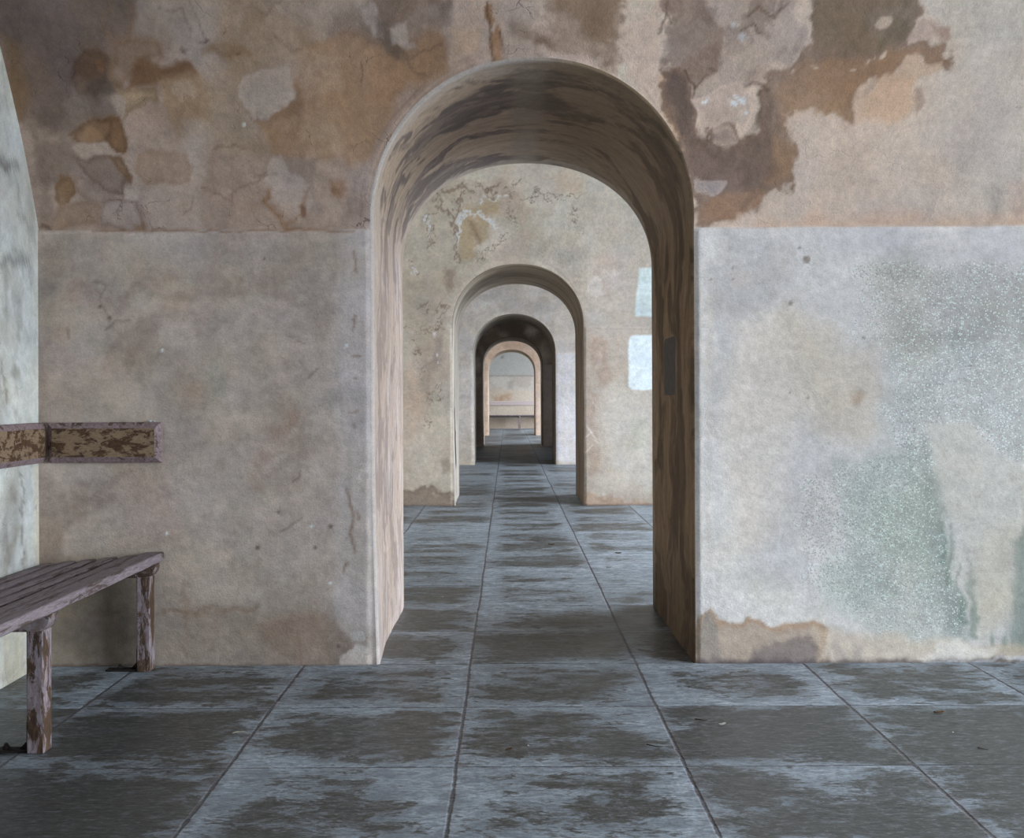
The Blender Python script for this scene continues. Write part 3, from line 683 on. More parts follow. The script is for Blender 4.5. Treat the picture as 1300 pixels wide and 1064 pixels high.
def paint_second(X, Z, yf, side):
    p = Paint(X, Z, (152, 147, 136), lambda a, b: on_wall(a, b, yf))
    if side == 1: return p.c, p.m
    S = lambda *a, **k: p.stain(*a, **{**dict(big=.05, small=.04), **k})
    p.cloud((164, 156, 144), 2.4, .45, .62, .6, 61); p.cloud((138, 134, 120), 3.4, .5, .64, .6, 62); p.cloud((148, 130, 116), 4.5, .54, .66, .4, 63)
    S([(740, 300), (830, 300), (830, 640), (745, 640)], (176, 169, 160), .7, .10)
    S([(770, 480), (830, 500), (830, 620), (770, 620)], (190, 188, 180), .6, .12)
    S([(640, 205), (830, 205), (830, 330), (740, 330), (700, 300)], (160, 157, 147), .5, .15)
    S([(510, 200), (600, 200), (600, 260), (560, 330), (540, 420), (510, 440)], (134, 128, 114), .5, .12)
    S([(510, 340), (560, 340), (575, 400), (570, 500), (510, 520)], (138, 130, 118), .45, .15)
    S([(510, 520), (570, 520), (575, 625), (510, 625)], (164, 157, 144), .5, .12)
    S([(510, 470), (530, 460), (540, 540), (512, 570)], (164, 142, 122), .4, .08)
    # peeling around the top left
    S([(590, 258), (630, 254), (634, 270), (622, 272), (620, 300), (600, 304), (606, 330), (586, 330), (584, 290)], (138, 122, 92), .85, .03)
    S([(598, 276), (608, 280), (608, 308), (602, 310), (600, 290)], (112, 92, 66), .8, .03)
    S([(570, 250), (600, 230), (640, 228), (635, 250), (600, 256)], (140, 126, 110), .6, .05, mott=.4)
    S([(640, 235), (665, 240), (665, 262), (640, 260)], (144, 126, 108), .6, .05, mott=.3)
    S([(705, 225), (730, 215), (745, 240), (735, 250), (712, 248)], (160, 144, 122), .6, .04)
    S([(635, 206), (690, 206), (700, 230), (650, 240)], (150, 140, 124), .5, .05)
    S([(562, 345), (580, 340), (582, 366), (572, 374), (562, 360)], (118, 104, 92), .85, .03, mott=.2)
    S([(551, 425), (562, 425), (562, 470), (550, 470)], (116, 106, 100), .7, .04, mott=.2)
    S([(540, 455), (552, 460), (548, 510), (538, 500)], (124, 108, 92), .6, .03, mott=.4)
    S([(532, 440), (548, 430), (550, 450), (536, 462)], (136, 116, 98), .6, .03, mott=.3)
    S([(560, 585), (570, 580), (575, 600), (560, 602)], (124, 112, 98), .6, .03)
    for q, w in (([(555, 250), (560, 262), (570, 270), (578, 275), (582, 262), (586, 250)], .03), ([(542, 278), (548, 272), (565, 266)], .012), ([(541, 282), (538, 290), (544, 300), (540, 314), (546, 310), (552, 300), (546, 288), (541, 280)], .022), ([(578, 275), (574, 288), (578, 296), (582, 304), (580, 318), (583, 328)], .03), ([(560, 242), (575, 238), (590, 242), (600, 246)], .03), ([(608, 235), (615, 244), (622, 248), (632, 240), (630, 230)], .022), ([(615, 244), (625, 250)], .015), ([(640, 246), (700, 252), (735, 248)], .010), ([(648, 240), (655, 232)], .015), ([(645, 270), (650, 278), (658, 290)], .012), ([(650, 275), (656, 270)], .010), ([(644, 298), (634, 308), (615, 320)], .012), ([(604, 328), (616, 326)], .014), ([(522, 335), (525, 342), (528, 350)], .012), ([(530, 388), (540, 386), (544, 398)], .014), ([(555, 395), (562, 382), (568, 392), (560, 400), (555, 412)], .016), ([(548, 412), (568, 416)], .012), ([(512, 418), (560, 420)], .008), ([(518, 430), (528, 436), (530, 452)], .014), ([(535, 465), (536, 480)], .012), ([(545, 500), (548, 512)], .014), ([(544, 530), (545, 545)], .014), ([(555, 485), (558, 510)], .012), ([(728, 272), (732, 279)], .030), ([(736, 284), (738, 290)], .012), ([(672, 250), (680, 240), (676, 258)], .014), ([(600, 352), (620, 345)], .008)):
        p.line(q, (104, 86, 70), w * .62, .85, small=.16)
    for q, w in (([(588, 272), (586, 282), (580, 290), (584, 304)], .020), ([(588, 272), (598, 270), (606, 272), (610, 276), (622, 278), (624, 288)], .018), ([(543, 278), (545, 290), (547, 296)], .015), ([(612, 252), (620, 252)], .012), ([(624, 254), (640, 251)], .010), ([(524, 340), (526, 346)], .016), ([(555, 420), (556, 424)], .014), ([(556, 455), (556, 460)], .014), ([(748, 500), (754, 515)], .008), ([(748, 505), (752, 500)], .008)):
        p.line(q, (190, 190, 200), w * .7, .85, small=.12)
    # right side: pink ghosts and chalky patches
    S([(748, 425), (772, 430), (776, 480), (765, 490), (750, 470)], (154, 134, 118), .75, .04, mott=.2)
    S([(756, 450), (764, 448), (766, 468), (758, 470)], (172, 160, 150), .7, .02)
    S([(744, 490), (760, 500), (758, 560), (762, 600), (750, 620), (744, 560)], (162, 144, 128), .7, .04, mott=.3)
    S([(750, 325), (785, 320), (790, 360), (770, 380), (752, 360)], (166, 152, 142), .7, .05, mott=.2)
    S([(752, 358), (762, 352), (766, 372), (756, 380), (748, 370)], (184, 180, 176), .85, .02); S([(765, 340), (790, 345), (788, 372), (770, 368)], (178, 172, 168), .7, .04)
    S([(742, 395), (760, 398), (756, 412), (745, 408)], (178, 174, 170), .7, .03)
    S([(800, 530), (820, 530), (820, 570), (800, 570)], (164, 176, 164), .4, .06)
    p.line([(740, 416), (770, 417), (825, 418)], (150, 142, 134), .010, .5)
    # scratches
    for q in ([(745, 540), (752, 552), (758, 562)], [(744, 555), (750, 548)], [(743, 575), (752, 566)]): p.line(q, (206, 200, 194), .008, .6)
    # rising damp
    S([(505, 650), (505, 622), (525, 626), (535, 618), (548, 616), (560, 622), (572, 622), (580, 650)], (118, 106, 94), .9, .025, big=.05, small=.06, rim=(104, 90, 78), rimop=.4, rimw=.02)
    for cx, cy in ((553, 627), (558, 629)): S(ell(cx, cy, 2.6, 2), (150, 136, 120), .7, .015)
    S([(740, 650), (740, 622), (760, 626), (790, 636), (830, 636), (830, 650)], (166, 146, 128), .8, .025, rim=(150, 128, 110), rimop=.5, rimw=.02)
    p.line([(505, 643), (580, 643)], (86, 76, 70), .02, .8); p.line([(742, 641), (830, 641)], (120, 100, 92), .015, .7)
    # two pale blue patches on the right-hand side
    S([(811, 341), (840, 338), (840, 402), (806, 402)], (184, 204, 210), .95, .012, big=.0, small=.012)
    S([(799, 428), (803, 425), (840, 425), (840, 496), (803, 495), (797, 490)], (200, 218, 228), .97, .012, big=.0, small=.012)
    r2 = np.sqrt((X - ACX) ** 2 + (np.maximum(Z - SPR, 0) * (AHW / AHH)) ** 2) - AHW
    p.mix((1 - sst(0.03, 0.13, r2 + p.w1 * .15)) * sst(SPR - .2, SPR, Z) * .4, (168, 158, 146))
    p.m[:, 1] = .5 * (1 - sst(ACX, ACX + .4, X))
    p.mottle(.7)
    return p.finish(E_wall(E2, X, Z) * 1.12, .85, (.98, 1.0, 1.04)), p.m

def paint_far(base, lowr, dark, E, tide=None, patches=()):
    def f(X, Z, yf, side):
        p = Paint(X, Z, base, lambda a, b: on_wall(a, b, yf))
        if side == 1: return np.clip(p.c, 0, .6), p.m
        p.cloud(dark, 1.8, .48, .62, .6, 71); p.cloud(dark, 5, .52, .66, .5, 72)
        p.mix((1 - sst(-.01, .01, Z - SPR)) * sst(0, .3, X) * .85, lowr)
        p.line([(300, 0), (301, 0)], dark, .01, 0)
        p.mix(np.exp(-((Z - SPR) / .012) ** 2) * .5 * sst(ACX + .5, ACX + .7, X), tuple(v * 1.08 for v in base))
        for q, col, op, so in patches: p.stain(q, col, op, so)
        if tide: p.mix(sst(.10, .02, Z + p.w1 * .15) * .7, tide)
        p.mottle(.8)
        return p.finish(E * np.array([0.96, 1.03, 1.09]) * np.exp(.18 * X)[:, None]), p.m
    return f

def reveal_front(u, v, P, run):
    p = Paint(u, v, (150, 135, 126), None)
    jl = SPR; arc = run - 2 * SPR; s = u / run
    phi = (u - jl) / arc                                # 0..1 over the arch
    rightness = sst(jl + arc * .40, jl + arc * .62, u)
    crown = np.exp(-((phi - .5) / .10) ** 2)
    top = sst(-.05, .12, phi) * (1 - sst(.88, 1.05, phi))
    # brushed coats run around the arch
    wu = fbm(u, v, 2.0, 4, 301) - .5; wv = fbm(u, v, 5, 3, 305) - .5
    st = fbm(u * 2.6 + wu * 1.6, v * 5.6 + wu * 2.6 + wv * 1.2, 1.0, 5, 303, .62)
    st2 = fbm(u * 3.4 - wu, v * 12.0 + wu * 2.6 + wv * 1.8, 1.0, 5, 307, .62)
    st3 = fbm(u * 4.0, v * 34.0 + wu * 4, 1.0, 3, 309, .6)
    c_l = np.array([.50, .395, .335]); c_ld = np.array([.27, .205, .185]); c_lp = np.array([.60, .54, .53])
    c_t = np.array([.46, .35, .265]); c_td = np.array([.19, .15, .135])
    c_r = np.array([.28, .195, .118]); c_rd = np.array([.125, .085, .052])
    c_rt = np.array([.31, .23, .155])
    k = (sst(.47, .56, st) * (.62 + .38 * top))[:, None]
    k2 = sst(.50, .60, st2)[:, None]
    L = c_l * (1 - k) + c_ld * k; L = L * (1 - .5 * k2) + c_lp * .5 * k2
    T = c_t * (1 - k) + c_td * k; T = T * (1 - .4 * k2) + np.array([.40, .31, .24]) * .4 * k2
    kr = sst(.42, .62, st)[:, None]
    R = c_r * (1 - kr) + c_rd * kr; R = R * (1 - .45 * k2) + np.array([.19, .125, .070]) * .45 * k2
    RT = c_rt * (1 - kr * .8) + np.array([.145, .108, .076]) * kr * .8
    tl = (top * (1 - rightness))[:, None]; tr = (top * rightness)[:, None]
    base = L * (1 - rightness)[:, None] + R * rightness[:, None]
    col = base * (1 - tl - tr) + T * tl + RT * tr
    col = col * (1 + .5 * (st3 - .5))[:, None]
    # central smooth band at the crown
    cb = np.exp(-((phi - .492) / .035) ** 4) * .75 * (0.6 + .4 * sst(.3, .6, st2))
    col = col * (1 - cb)[:, None] + np.array([.36, .30, .24]) * cb[:, None]
    # pale margins front and back, ragged where the brown coat stops
    vf = v + vault_over(np.maximum(P[:, 2], SPR)); vb = THICK + vault_over(np.maximum(P[:, 2], SPR)) - v
    jag = (st - .5) * .40 + (st2 - .5) * .35
    mf = (1 - sst(.10, .14, vf + jag)) * (1 - rightness) * (.55 + .45 * top)
    mb = (1 - sst(.10, .16, vb + jag * .8)) * (.25 + .6 * top * (1 - rightness * .45))
    col = col * (1 - mf)[:, None] + np.array([.50, .415, .345]) * mf[:, None]
    col = col * (1 - mb)[:, None] + np.array([.46, .38, .315]) * mb[:, None]
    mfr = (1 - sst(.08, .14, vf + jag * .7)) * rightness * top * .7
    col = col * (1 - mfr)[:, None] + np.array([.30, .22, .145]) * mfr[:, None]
    # pale left arris, its edge highlight put into the colour
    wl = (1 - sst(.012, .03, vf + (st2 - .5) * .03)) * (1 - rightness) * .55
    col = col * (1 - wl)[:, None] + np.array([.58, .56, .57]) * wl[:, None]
    # darker towards the foot on the right
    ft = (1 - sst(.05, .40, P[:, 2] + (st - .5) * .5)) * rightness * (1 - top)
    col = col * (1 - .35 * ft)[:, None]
    p.m[:, 1] = .15
    return np.clip(col, .01, .8), p.m

def reveal_tone(cl, ct, cr, seed, gouge=False):
    def f(u, v, P, run):
        p = Paint(u, v, (150, 135, 126), None)
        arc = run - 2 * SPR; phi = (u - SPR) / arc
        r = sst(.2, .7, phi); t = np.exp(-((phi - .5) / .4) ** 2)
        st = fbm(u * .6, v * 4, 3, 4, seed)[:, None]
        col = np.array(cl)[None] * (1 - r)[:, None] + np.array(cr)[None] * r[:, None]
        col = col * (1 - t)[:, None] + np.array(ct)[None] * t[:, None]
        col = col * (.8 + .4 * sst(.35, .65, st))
        if gouge:   # plaster torn away along the left arris, dark rubble behind
            n = fbm(P[:, 2] * 3, v * 2, 2, 4, 5) - .5
            c = .30 + .30 * np.clip((1.15 - P[:, 2]) / .9, 0, 1)
            g = (1 - sst(.10, .15, np.abs(v - c + n * .3))) * sst(.30, .42, P[:, 2]) * (1 - sst(1.10, 1.32, P[:, 2])) * (phi < .2)
            col = col * (1 - g)[:, None] + np.array([.035, .028, .024]) * g[:, None]
        return np.clip(col, .01, .8), p.m
    return f

def paint_left(Y, Z):
    def conv(px, py):
        dx, dy = px2ray(px, py); y = F * XL / dx
        return y, HC + dy * y / F
    p = Paint(Y, Z, (186, 192, 188), conv)
    p.cloud((196, 202, 200), 3, .45, .62, .6, 81); p.cloud((172, 174, 168), 4, .54, .70, .5, 82, sx=1.6, sz=.7)
    p.cloud((136, 132, 122), 6, .63, .74, .4, 83, sx=2.2, sz=.6)
    p.stain([(0, 325), (30, 326), (44, 330), (40, 336), (0, 340)], (122, 124, 120), .85, .02, small=.05)
    p.stain(ell(20, 474, 8, 8), (130, 130, 122), .7, .02, small=.05)
    p.stain([(0, 410), (48, 420), (48, 440), (0, 432)], (156, 160, 154), .5, .05)
    p.line([(8, 340), (9, 400)], (136, 136, 128), .02, .6, small=.05); p.line([(0, 455), (10, 510)], (120, 116, 106), .012, .7, small=.05)
    p.line([(0, 205), (8, 212), (14, 206), (24, 214)], (92, 88, 82), .02, .7, small=.06); p.line([(22, 235), (24, 255)], (128, 128, 122), .015, .6, small=.05)
    p.line([(24, 270), (30, 280), (40, 288)], (130, 128, 120), .012, .6, small=.05)
    p.stain([(0, 630), (20, 625), (24, 680), (14, 720), (0, 720)], (126, 118, 100), .7, .05, mott=.4)
    p.stain([(40, 590), (49, 590), (49, 720), (42, 700)], (196, 188, 160), .7, .03)
    p.stain([(0, 780), (30, 800), (30, 870), (0, 880)], (178, 172, 148), .7, .06)
    for y in (600, 640, 680): p.line([(26, y), (30, y + 20), (28, y + 40)], (106, 100, 90), .008, .6, small=.06)
    # coursing of the blocks shows faintly
    zz = Z - .045 + p.v1 * .02; fr = np.abs((zz / .36) % 1 - .5) * .36
    p.mix(np.exp(-((.18 - fr) / .006) ** 2) * .35 * sst(.4, .6, fbm(Y, Z, 3, 3, 91)), (130, 128, 120))
    p.m[:, 1] = .6
    p.mottle(.9); return p.finish(.92, .85, (1.02, 1.0, 1.0)), p.m

def paint_end(X, Z, yf, side):
    p = Paint(X, Z, (190, 186, 180), lambda a, b: on_wall(a, b, yf))
    p.cloud((172, 162, 152), 2.5, .48, .62, .6, 95)
    p.stain([(600, 430), (690, 430), (690, 477), (600, 477)], (176, 178, 176), .8, .05)
    p.line([(600, 477), (690, 477)], (140, 134, 130), .025, .7)
    p.stain([(600, 495), (690, 495), (690, 544), (600, 544)], (200, 184, 164), .5, .1)
    p.stain([(625, 502), (650, 500), (648, 509), (628, 511)], (160, 120, 80), .6, .08, mott=.4)
    p.stain([(644, 486), (652, 484), (652, 495), (645, 494)], (140, 132, 128), .5, .08)
    p.stain(ell(638, 454, 2, 2), (120, 116, 114), .7, .04)
    p.stain([(600, 531), (690, 531), (690, 545), (600, 545)], (172, 152, 134), .5, .08)
    return np.clip(p.c / .95, .02, .85), p.m

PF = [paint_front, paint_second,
      paint_far((180, 176, 172), (188, 190, 198), (158, 152, 148), .62, (150, 142, 128), [([(560, 395), (604, 400), (600, 500), (590, 590), (570, 590)], (160, 158, 158), .6, .15), ([(580, 560), (600, 555), (604, 592), (578, 592)], (146, 140, 128), .6, .08)]),
      paint_far((66, 58, 50), (84, 78, 74), (48, 42, 36), .13, None, [(ell(675, 421, 6, 5), (116, 108, 100), .8, .1), (ell(690, 450, 6, 12), (100, 94, 88), .7, .15), (ell(640, 425, 5, 3), (90, 84, 76), .7, .1), (ell(606, 462, 4, 8), (100, 94, 88), .6, .1)]),
      paint_far((196, 174, 156), (204, 186, 172), (174, 148, 128), .80, None, [(ell(648, 438, 10, 3), (176, 152, 126), .6, .1)])]
PEND = paint_end
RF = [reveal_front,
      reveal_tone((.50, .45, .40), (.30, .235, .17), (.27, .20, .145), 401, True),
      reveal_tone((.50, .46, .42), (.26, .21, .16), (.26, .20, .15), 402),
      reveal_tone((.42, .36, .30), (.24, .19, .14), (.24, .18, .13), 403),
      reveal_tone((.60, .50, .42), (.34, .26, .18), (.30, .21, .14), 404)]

ZTS = [2.70, 3.40, 3.0, 2.9, 2.8]
names = ['wall_front', 'wall_second', 'wall_third', 'wall_fourth', 'wall_fifth']
steps = [0.0075, 0.0095, 0.025, 0.03, 0.035]
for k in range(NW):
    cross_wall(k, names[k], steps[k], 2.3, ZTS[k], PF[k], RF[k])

# ------------------------------------------------------------------ end wall, wall behind the camera, vaults, side walls
YE = Y0 + 5 * PITCH
def plain_wall(name, y, sgn, step, paint):
    S = Sheets()
    XX, ZZ = np.meshgrid(lin(XL, XR, step), np.concatenate([lin(0, SPR, step), lin(SPR, ZT, step)[1:]]))
    YY = y - sgn * vault_over(ZZ)
    i = S.add(np.stack([XX, YY, ZZ], -1), 0, flip=(sgn < 0))
    if not CLAY:
        c, m = paint(XX.ravel(), ZZ.ravel(), y, 0); S.cols[i] = c; S.msk[i] = m
    return S.build(name, PLASTER)
plain_wall('wall_end', YE, 1, 0.04, PEND if 'PEND' in globals() else PF[0])
plain_wall('wall_back', Y0 - 2 * HALF, -1, 0.1, paint_plain((165, 152, 140)))

def vault_z(y, ym):
    h = np.sqrt(np.maximum(RV * RV - (y - ym) ** 2, 0)); return SPR - RV * math.sin(ALPHA) + h

for r in range(6):
    ym = Y0 - HALF + r * PITCH
    yo = ym - HALF + float(vault_over(ZT)); y1 = ym + HALF - float(vault_over((ZTS + [ZT])[r]))
    YY, XX = np.meshgrid(np.linspace(yo, y1, 40), np.linspace(XL, XR, 30))
    S = Sheets(); i = S.add(np.stack([XX, YY, vault_z(YY, ym)], -1), 0, flip=False)
    S.cols[i][:] = srgb((150, 132, 115)); S.msk[i][:, 1] = 0.6
    S.build('ceiling', PLASTER)
    # left wall of the casemate
    S = Sheets(); st = 0.012 if r == 0 else 0.2
    ys = lin(ym - HALF - 0.04, ym + HALF + 0.04, 0.02 if r == 0 else 0.2); t = np.linspace(0, 1, 260 if r == 0 else 10)[:, None]
    zt = vault_z(ys, ym)[None, :] + 0.06
    ZZ = t * zt; YY = np.repeat(ys[None, :], len(t), 0); XX = np.full_like(YY, XL)
    i = S.add(np.stack([XX, YY, ZZ], -1), 0)
    if not CLAY and r == 0 and 'paint_left' in globals():
        S.cols[i], S.msk[i] = paint_left(YY.ravel(), ZZ.ravel())
    else: S.cols[i][:] = srgb((175, 172, 165))
    S.build('wall_left', PLASTER)

# right wall of every casemate, towards the courtyard, with a tall opening
OPEN = [  # y half width of the opening, sill height, head height
    (1.75, 0.0, 2.75), (2.1, 0.0, 2.8), (1.7, 0.0, 2.75), (0.45, 1.0, 2.3), (2.1, 0.0, 2.8), (2.1, 0.0, 2.8)]
def right_wall(r):
    ym = Y0 - HALF + r * PITCH; w, z0, z1 = OPEN[r]
    S = Sheets(); th = 0.5
    ys = np.linspace(-HALF, -w, 8), np.linspace(-w, w, 24), np.linspace(w, HALF, 8)
    for x, fl in ((XR, True), (XR + th, False)):
        for j, yy in enumerate(ys):
            zt = vault_z(yy + ym, ym) if fl else np.full_like(yy, 3.80)
            segs = [(np.zeros_like(zt), zt)] if j != 1 else [(np.full_like(zt, z1), zt)] + ([(np.zeros_like(zt), np.full_like(zt, z0))] if z0 > 0 else [])
            for a, b in segs:
                t = np.linspace(0, 1, 10)[:, None]; Z = a * (1 - t) + b * t; Y = np.repeat((yy + ym)[None], 10, 0)
                S.add(np.stack([np.full_like(Y, x), Y, Z], -1), 0, flip=fl)
    for a, b in (((-w, z0), (-w, z1)), ((-w, z1), (w, z1)), ((w, z1), (w, z0)), ((w, z0), (-w, z0))):
        if z0 == 0 and a[1] == 0 and b[1] == 0: continue
        P = np.array([[[XR, a[0] + ym, a[1]], [XR + th, a[0] + ym, a[1]]], [[XR, b[0] + ym, b[1]], [XR + th, b[0] + ym, b[1]]]])
        S.add(P, 0)
    for i in range(len(S.cols)): S.cols[i][:] = srgb((178, 170, 160))
    S.build('wall_right', PLASTER)
    a = bpy.data.lights.new('daylight_portal', 'AREA'); a.shape = 'RECTANGLE'; a.size = z1 - z0; a.size_y = 2 * w
    a.cycles.is_portal = True
    o = bpy.data.objects.new('daylight_portal', a); C.objects.link(o)
    o.location = (XR + th + 0.01, ym, (z0 + z1) / 2); o.rotation_euler = (0, math.radians(90), 0)
for r in range(6): right_wall(r)

# ------------------------------------------------------------------ floor of stone slabs
TW, TD, TX = 0.68, 0.6745, -0.160
def floor_mat():
    g = NT('stone_slab_floor')
    if CLAY:
        g.b.inputs['Base Color'].default_value = (0.2, 0.2, 0.2, 1); return g.m
    tc = g.n('ShaderNodeTexCoord').outputs['Object']
    # uneven joints
    nw = g.n('ShaderNodeTexNoise'); g.l(tc, nw.inputs['Vector']); nw.inputs['Scale'].default_value = 1.3; nw.inputs['Detail'].default_value = 6
    sp = g.n('ShaderNodeSeparateXYZ'); g.l(tc, sp.inputs[0])
    sn = g.n('ShaderNodeSeparateColor'); g.l(nw.outputs['Color'], sn.inputs[0])
    x = g.math('ADD', sp.outputs[0], g.math('MULTIPLY', g.math('SUBTRACT', sn.outputs[0], 0.5), 0.018))
    y = g.math('ADD', sp.outputs[1], g.math('MULTIPLY', g.math('SUBTRACT', sn.outputs[1], 0.5), 0.02))
    u = g.math('DIVIDE', g.math('SUBTRACT', x, TX), TW); v = g.math('DIVIDE', g.math('SUBTRACT', y, Y0), TD)
    fu, fv = g.math('FRACT', u), g.math('FRACT', v); iu, iv = g.math('FLOOR', u), g.math('FLOOR', v)
    eu = g.math('MINIMUM', fu, g.math('SUBTRACT', 1.0, fu)); ev = g.math('MINIMUM', fv, g.math('SUBTRACT', 1.0, fv))
    cb = g.n('ShaderNodeCombineXYZ'); g.l(iu, cb.inputs[0]); g.l(iv, cb.inputs[1])
    wn = g.n('ShaderNodeTexWhiteNoise', noise_dimensions='3D'); g.l(cb.outputs[0], wn.inputs['Vector'])
    ws = g.n('ShaderNodeSeparateColor'); g.l(wn.outputs['Color'], ws.inputs[0])
    # each slab is shifted in the texture so that marks stop at joints
    sh = g.n('ShaderNodeVectorMath', operation='MULTIPLY_ADD'); g.l(wn.outputs['Color'], sh.inputs[0]); sh.inputs[1].default_value = (3, 3, 3); g.l(tc, sh.inputs[2])
    st = g.scaled(sh.outputs[0], (1.0, 1.8, 1.0)); stg = g.scaled(tc, (1.0, 1.7, 1.0))
    nA = g.noise(st, 2.4, 6, 0.62, 0.3); nB = g.noise(stg, 10, 6, 0.72, 0.5); nC = g.noise(tc, 70, 4, 0.75)
    nD = g.noise(g.scaled(tc, (1.0, 2.6, 1.0)), 26, 5, 0.75, 0.4); nG = g.noise(tc, 0.9, 3, 0.5)
    e = g.math('MINIMUM', g.math('MULTIPLY', eu, 1.0), ev)
    q = g.math('ADD', g.math('MULTIPLY', g.math('MINIMUM', e, 0.22), 1.7), g.math('MULTIPLY', g.math('SUBTRACT', nA, 0.5), 1.5))
    q = g.math('ADD', q, g.math('MULTIPLY', g.math('SUBTRACT', nB, 0.5), 1.7))
    q = g.math('ADD', q, g.math('MULTIPLY', g.math('SUBTRACT', nD, 0.5), 0.85))
    q = g.math('ADD', q, g.math('MULTIPLY', g.math('SUBTRACT', ws.outputs[0], 0.5), 0.45))
    q = g.math('ADD', q, g.math('MULTIPLY', g.math('SUBTRACT', nG, 0.5), 0.8))
    # damp patches thin out with distance, painting in the far floor's sheen and light
    near = g.ramp(sp.outputs[1], 7.5, 4.5)
    q = g.math('ADD', q, g.math('SUBTRACT', g.math('MULTIPLY', near, 0.22), 0.17))
    damp = g.ramp(q, 0.04, 0.32)
    pale = g.mix(g.ramp(nB, 0.35, 0.68), L3(FLOOR_COL[0]), L3(FLOOR_COL[1]))
    pale = g.mix(g.math('MULTIPLY', g.ramp(nD, 0.5, 0.62), 0.45), pale, L3(FLOOR_COL[3]))
    dark = g.mix(g.ramp(nD, 0.40, 0.66), L3(FLOOR_COL[2]), L3(FLOOR_COL[3]))
    dark = g.mix(g.math('MULTIPLY', g.ramp(nD, 0.55, 0.66), 0.6), dark, L3(FLOOR_COL[0]))
    col = g.mix(damp, pale, dark)
    kk = g.math('ADD', g.math('MULTIPLY', nC, 1.0), g.math('ADD', g.math('MULTIPLY', ws.outputs[1], 0.20), 0.42))
    k3 = g.n('ShaderNodeCombineColor'); [g.l(kk, k3.inputs[i]) for i in range(3)]
    col = g.mix(1.0, col, k3.outputs[0], 'MULTIPLY')
    # joints
    ju = g.math('MULTIPLY', eu, TW); jv = g.math('MULTIPLY', ev, TD)
    wob = g.math('MULTIPLY', g.math('SUBTRACT', nB, 0.5), 0.016)
    j1 = g.ramp(g.math('ADD', ju, wob), 0.0085, 0.002); j2 = g.ramp(g.math('ADD', jv, wob), 0.006, 0.001)
    jc = g.math('MAXIMUM', j1, j2)
    fill = g.mix(g.ramp(nC, 0.42, 0.6), L3((48, 45, 48)), L3((92, 86, 90)))
    col = g.mix(g.math('MULTIPLY', jc, 0.8), col, fill)
    # mortar smears and worn arrises along the long joints
    sm = g.math('MULTIPLY', g.ramp(g.math('ADD', ju, wob), 0.034, 0.006), g.ramp(nD, 0.44, 0.58))
    col = g.mix(g.math('MULTIPLY', g.math('MULTIPLY', sm, g.math('SUBTRACT', 1.0, jc)), 0.5), col, L3((112, 106, 112)))
    g.l(col, g.b.inputs['Base Color'])
    rr = g.math('ADD', g.math('MULTIPLY', damp, -0.14), 0.56); rr = g.math('ADD', rr, g.math('MULTIPLY', g.math('SUBTRACT', nB, 0.5), 0.35))
    g.l(rr, g.b.inputs['Roughness'])
    h = g.math('ADD', g.math('MULTIPLY', nB, 0.5), g.math('MULTIPLY', nC, 0.25)); h = g.math('ADD', h, g.math('MULTIPLY', nA, 0.35))
    h = g.math('SUBTRACT', h, g.math('MULTIPLY', jc, 0.6))
    g.l(g.bump(h, 0.5, 0.010), g.b.inputs['Normal'])
    return g.m
FLOOR_COL = [(116, 127, 138), (170, 183, 196), (60, 61, 60), (86, 89, 90)]
def quad(name, x0, y0, x1, y1, z, mat):
    me = bpy.data.meshes.new(name)
    me.from_pydata([(x0, y0, z), (x1, y0, z), (x1, y1, z), (x0, y1, z)], [], [(0, 1, 2, 3)]); me.update()
    return struct(link(name, me, mat))
quad('floor', XL - 0.05, Y0 - 2 * HALF - 0.05, XR + 0.5, YE + 0.05, 0.0, floor_mat())
gm = NT('courtyard_paving'); tcg = gm.n('ShaderNodeTexCoord').outputs['Object']
gm.l(gm.mix(gm.noise(tcg, 0.8, 4), (0.20, 0.20, 0.19), (0.30, 0.29, 0.27)), gm.b.inputs['Base Color']); gm.b.inputs['Roughness'].default_value = 0.95
quad('ground', XR + 0.5, -12, XR + 22, YE + 12, -0.02, gm.m)

# unseen masonry above and around the rooms, added to stop sky light leaking
def box(name, x0, x1, y0, y1, z0, z1, mat):
    bm = bmesh.new(); bmesh.ops.create_cube(bm, size=1.0)
    for v in bm.verts: v.co = Vector(((x0 + x1) / 2 + v.co.x * (x1 - x0), (y0 + y1) / 2 + v.co.y * (y1 - y0), (z0 + z1) / 2 + v.co.z * (z1 - z0)))
    me = bpy.data.meshes.new(name); bm.to_mesh(me); bm.free()
    return struct(link(name, me, mat))
STONE = NT('outer_stone'); STONE.b.inputs['Base Color'].default_value = (0.35, 0.33, 0.3, 1); STONE = STONE.m
YA, YB = Y0 - 2 * HALF - 0.4, YE + 0.5
box('ceiling_roof', XL - 0.5, XR + 0.5, YA, YB, 3.80, 4.2, STONE)
box('wall_outer_left', XL - 0.5, XL - 0.05, YA, YB, -0.1, 3.80, STONE)
box('wall_outer_back', XL - 0.5, XR + 0.5, YA - 0.4, YA + 0.1, -0.1, 3.80, STONE)
box('wall_outer_end', XL - 0.5, XR + 0.5, YB - 0.1, YB + 0.3, -0.1, 3.80, STONE)
for k in range(NW):
    box('wall_pier', XR + 0.02, XR + 0.5, Y0 + k * PITCH + 0.001, Y0 + k * PITCH + THICK - 0.001, 0, 3.80, STONE)
box('wall_pier', XR + 0.02, XR + 0.5, YA, Y0 - 2 * HALF - 0.001, 0, 3.80, STONE)
box('wall_pier', XR + 0.02, XR + 0.5, YE + 0.001, YB, 0, 3.80, STONE)

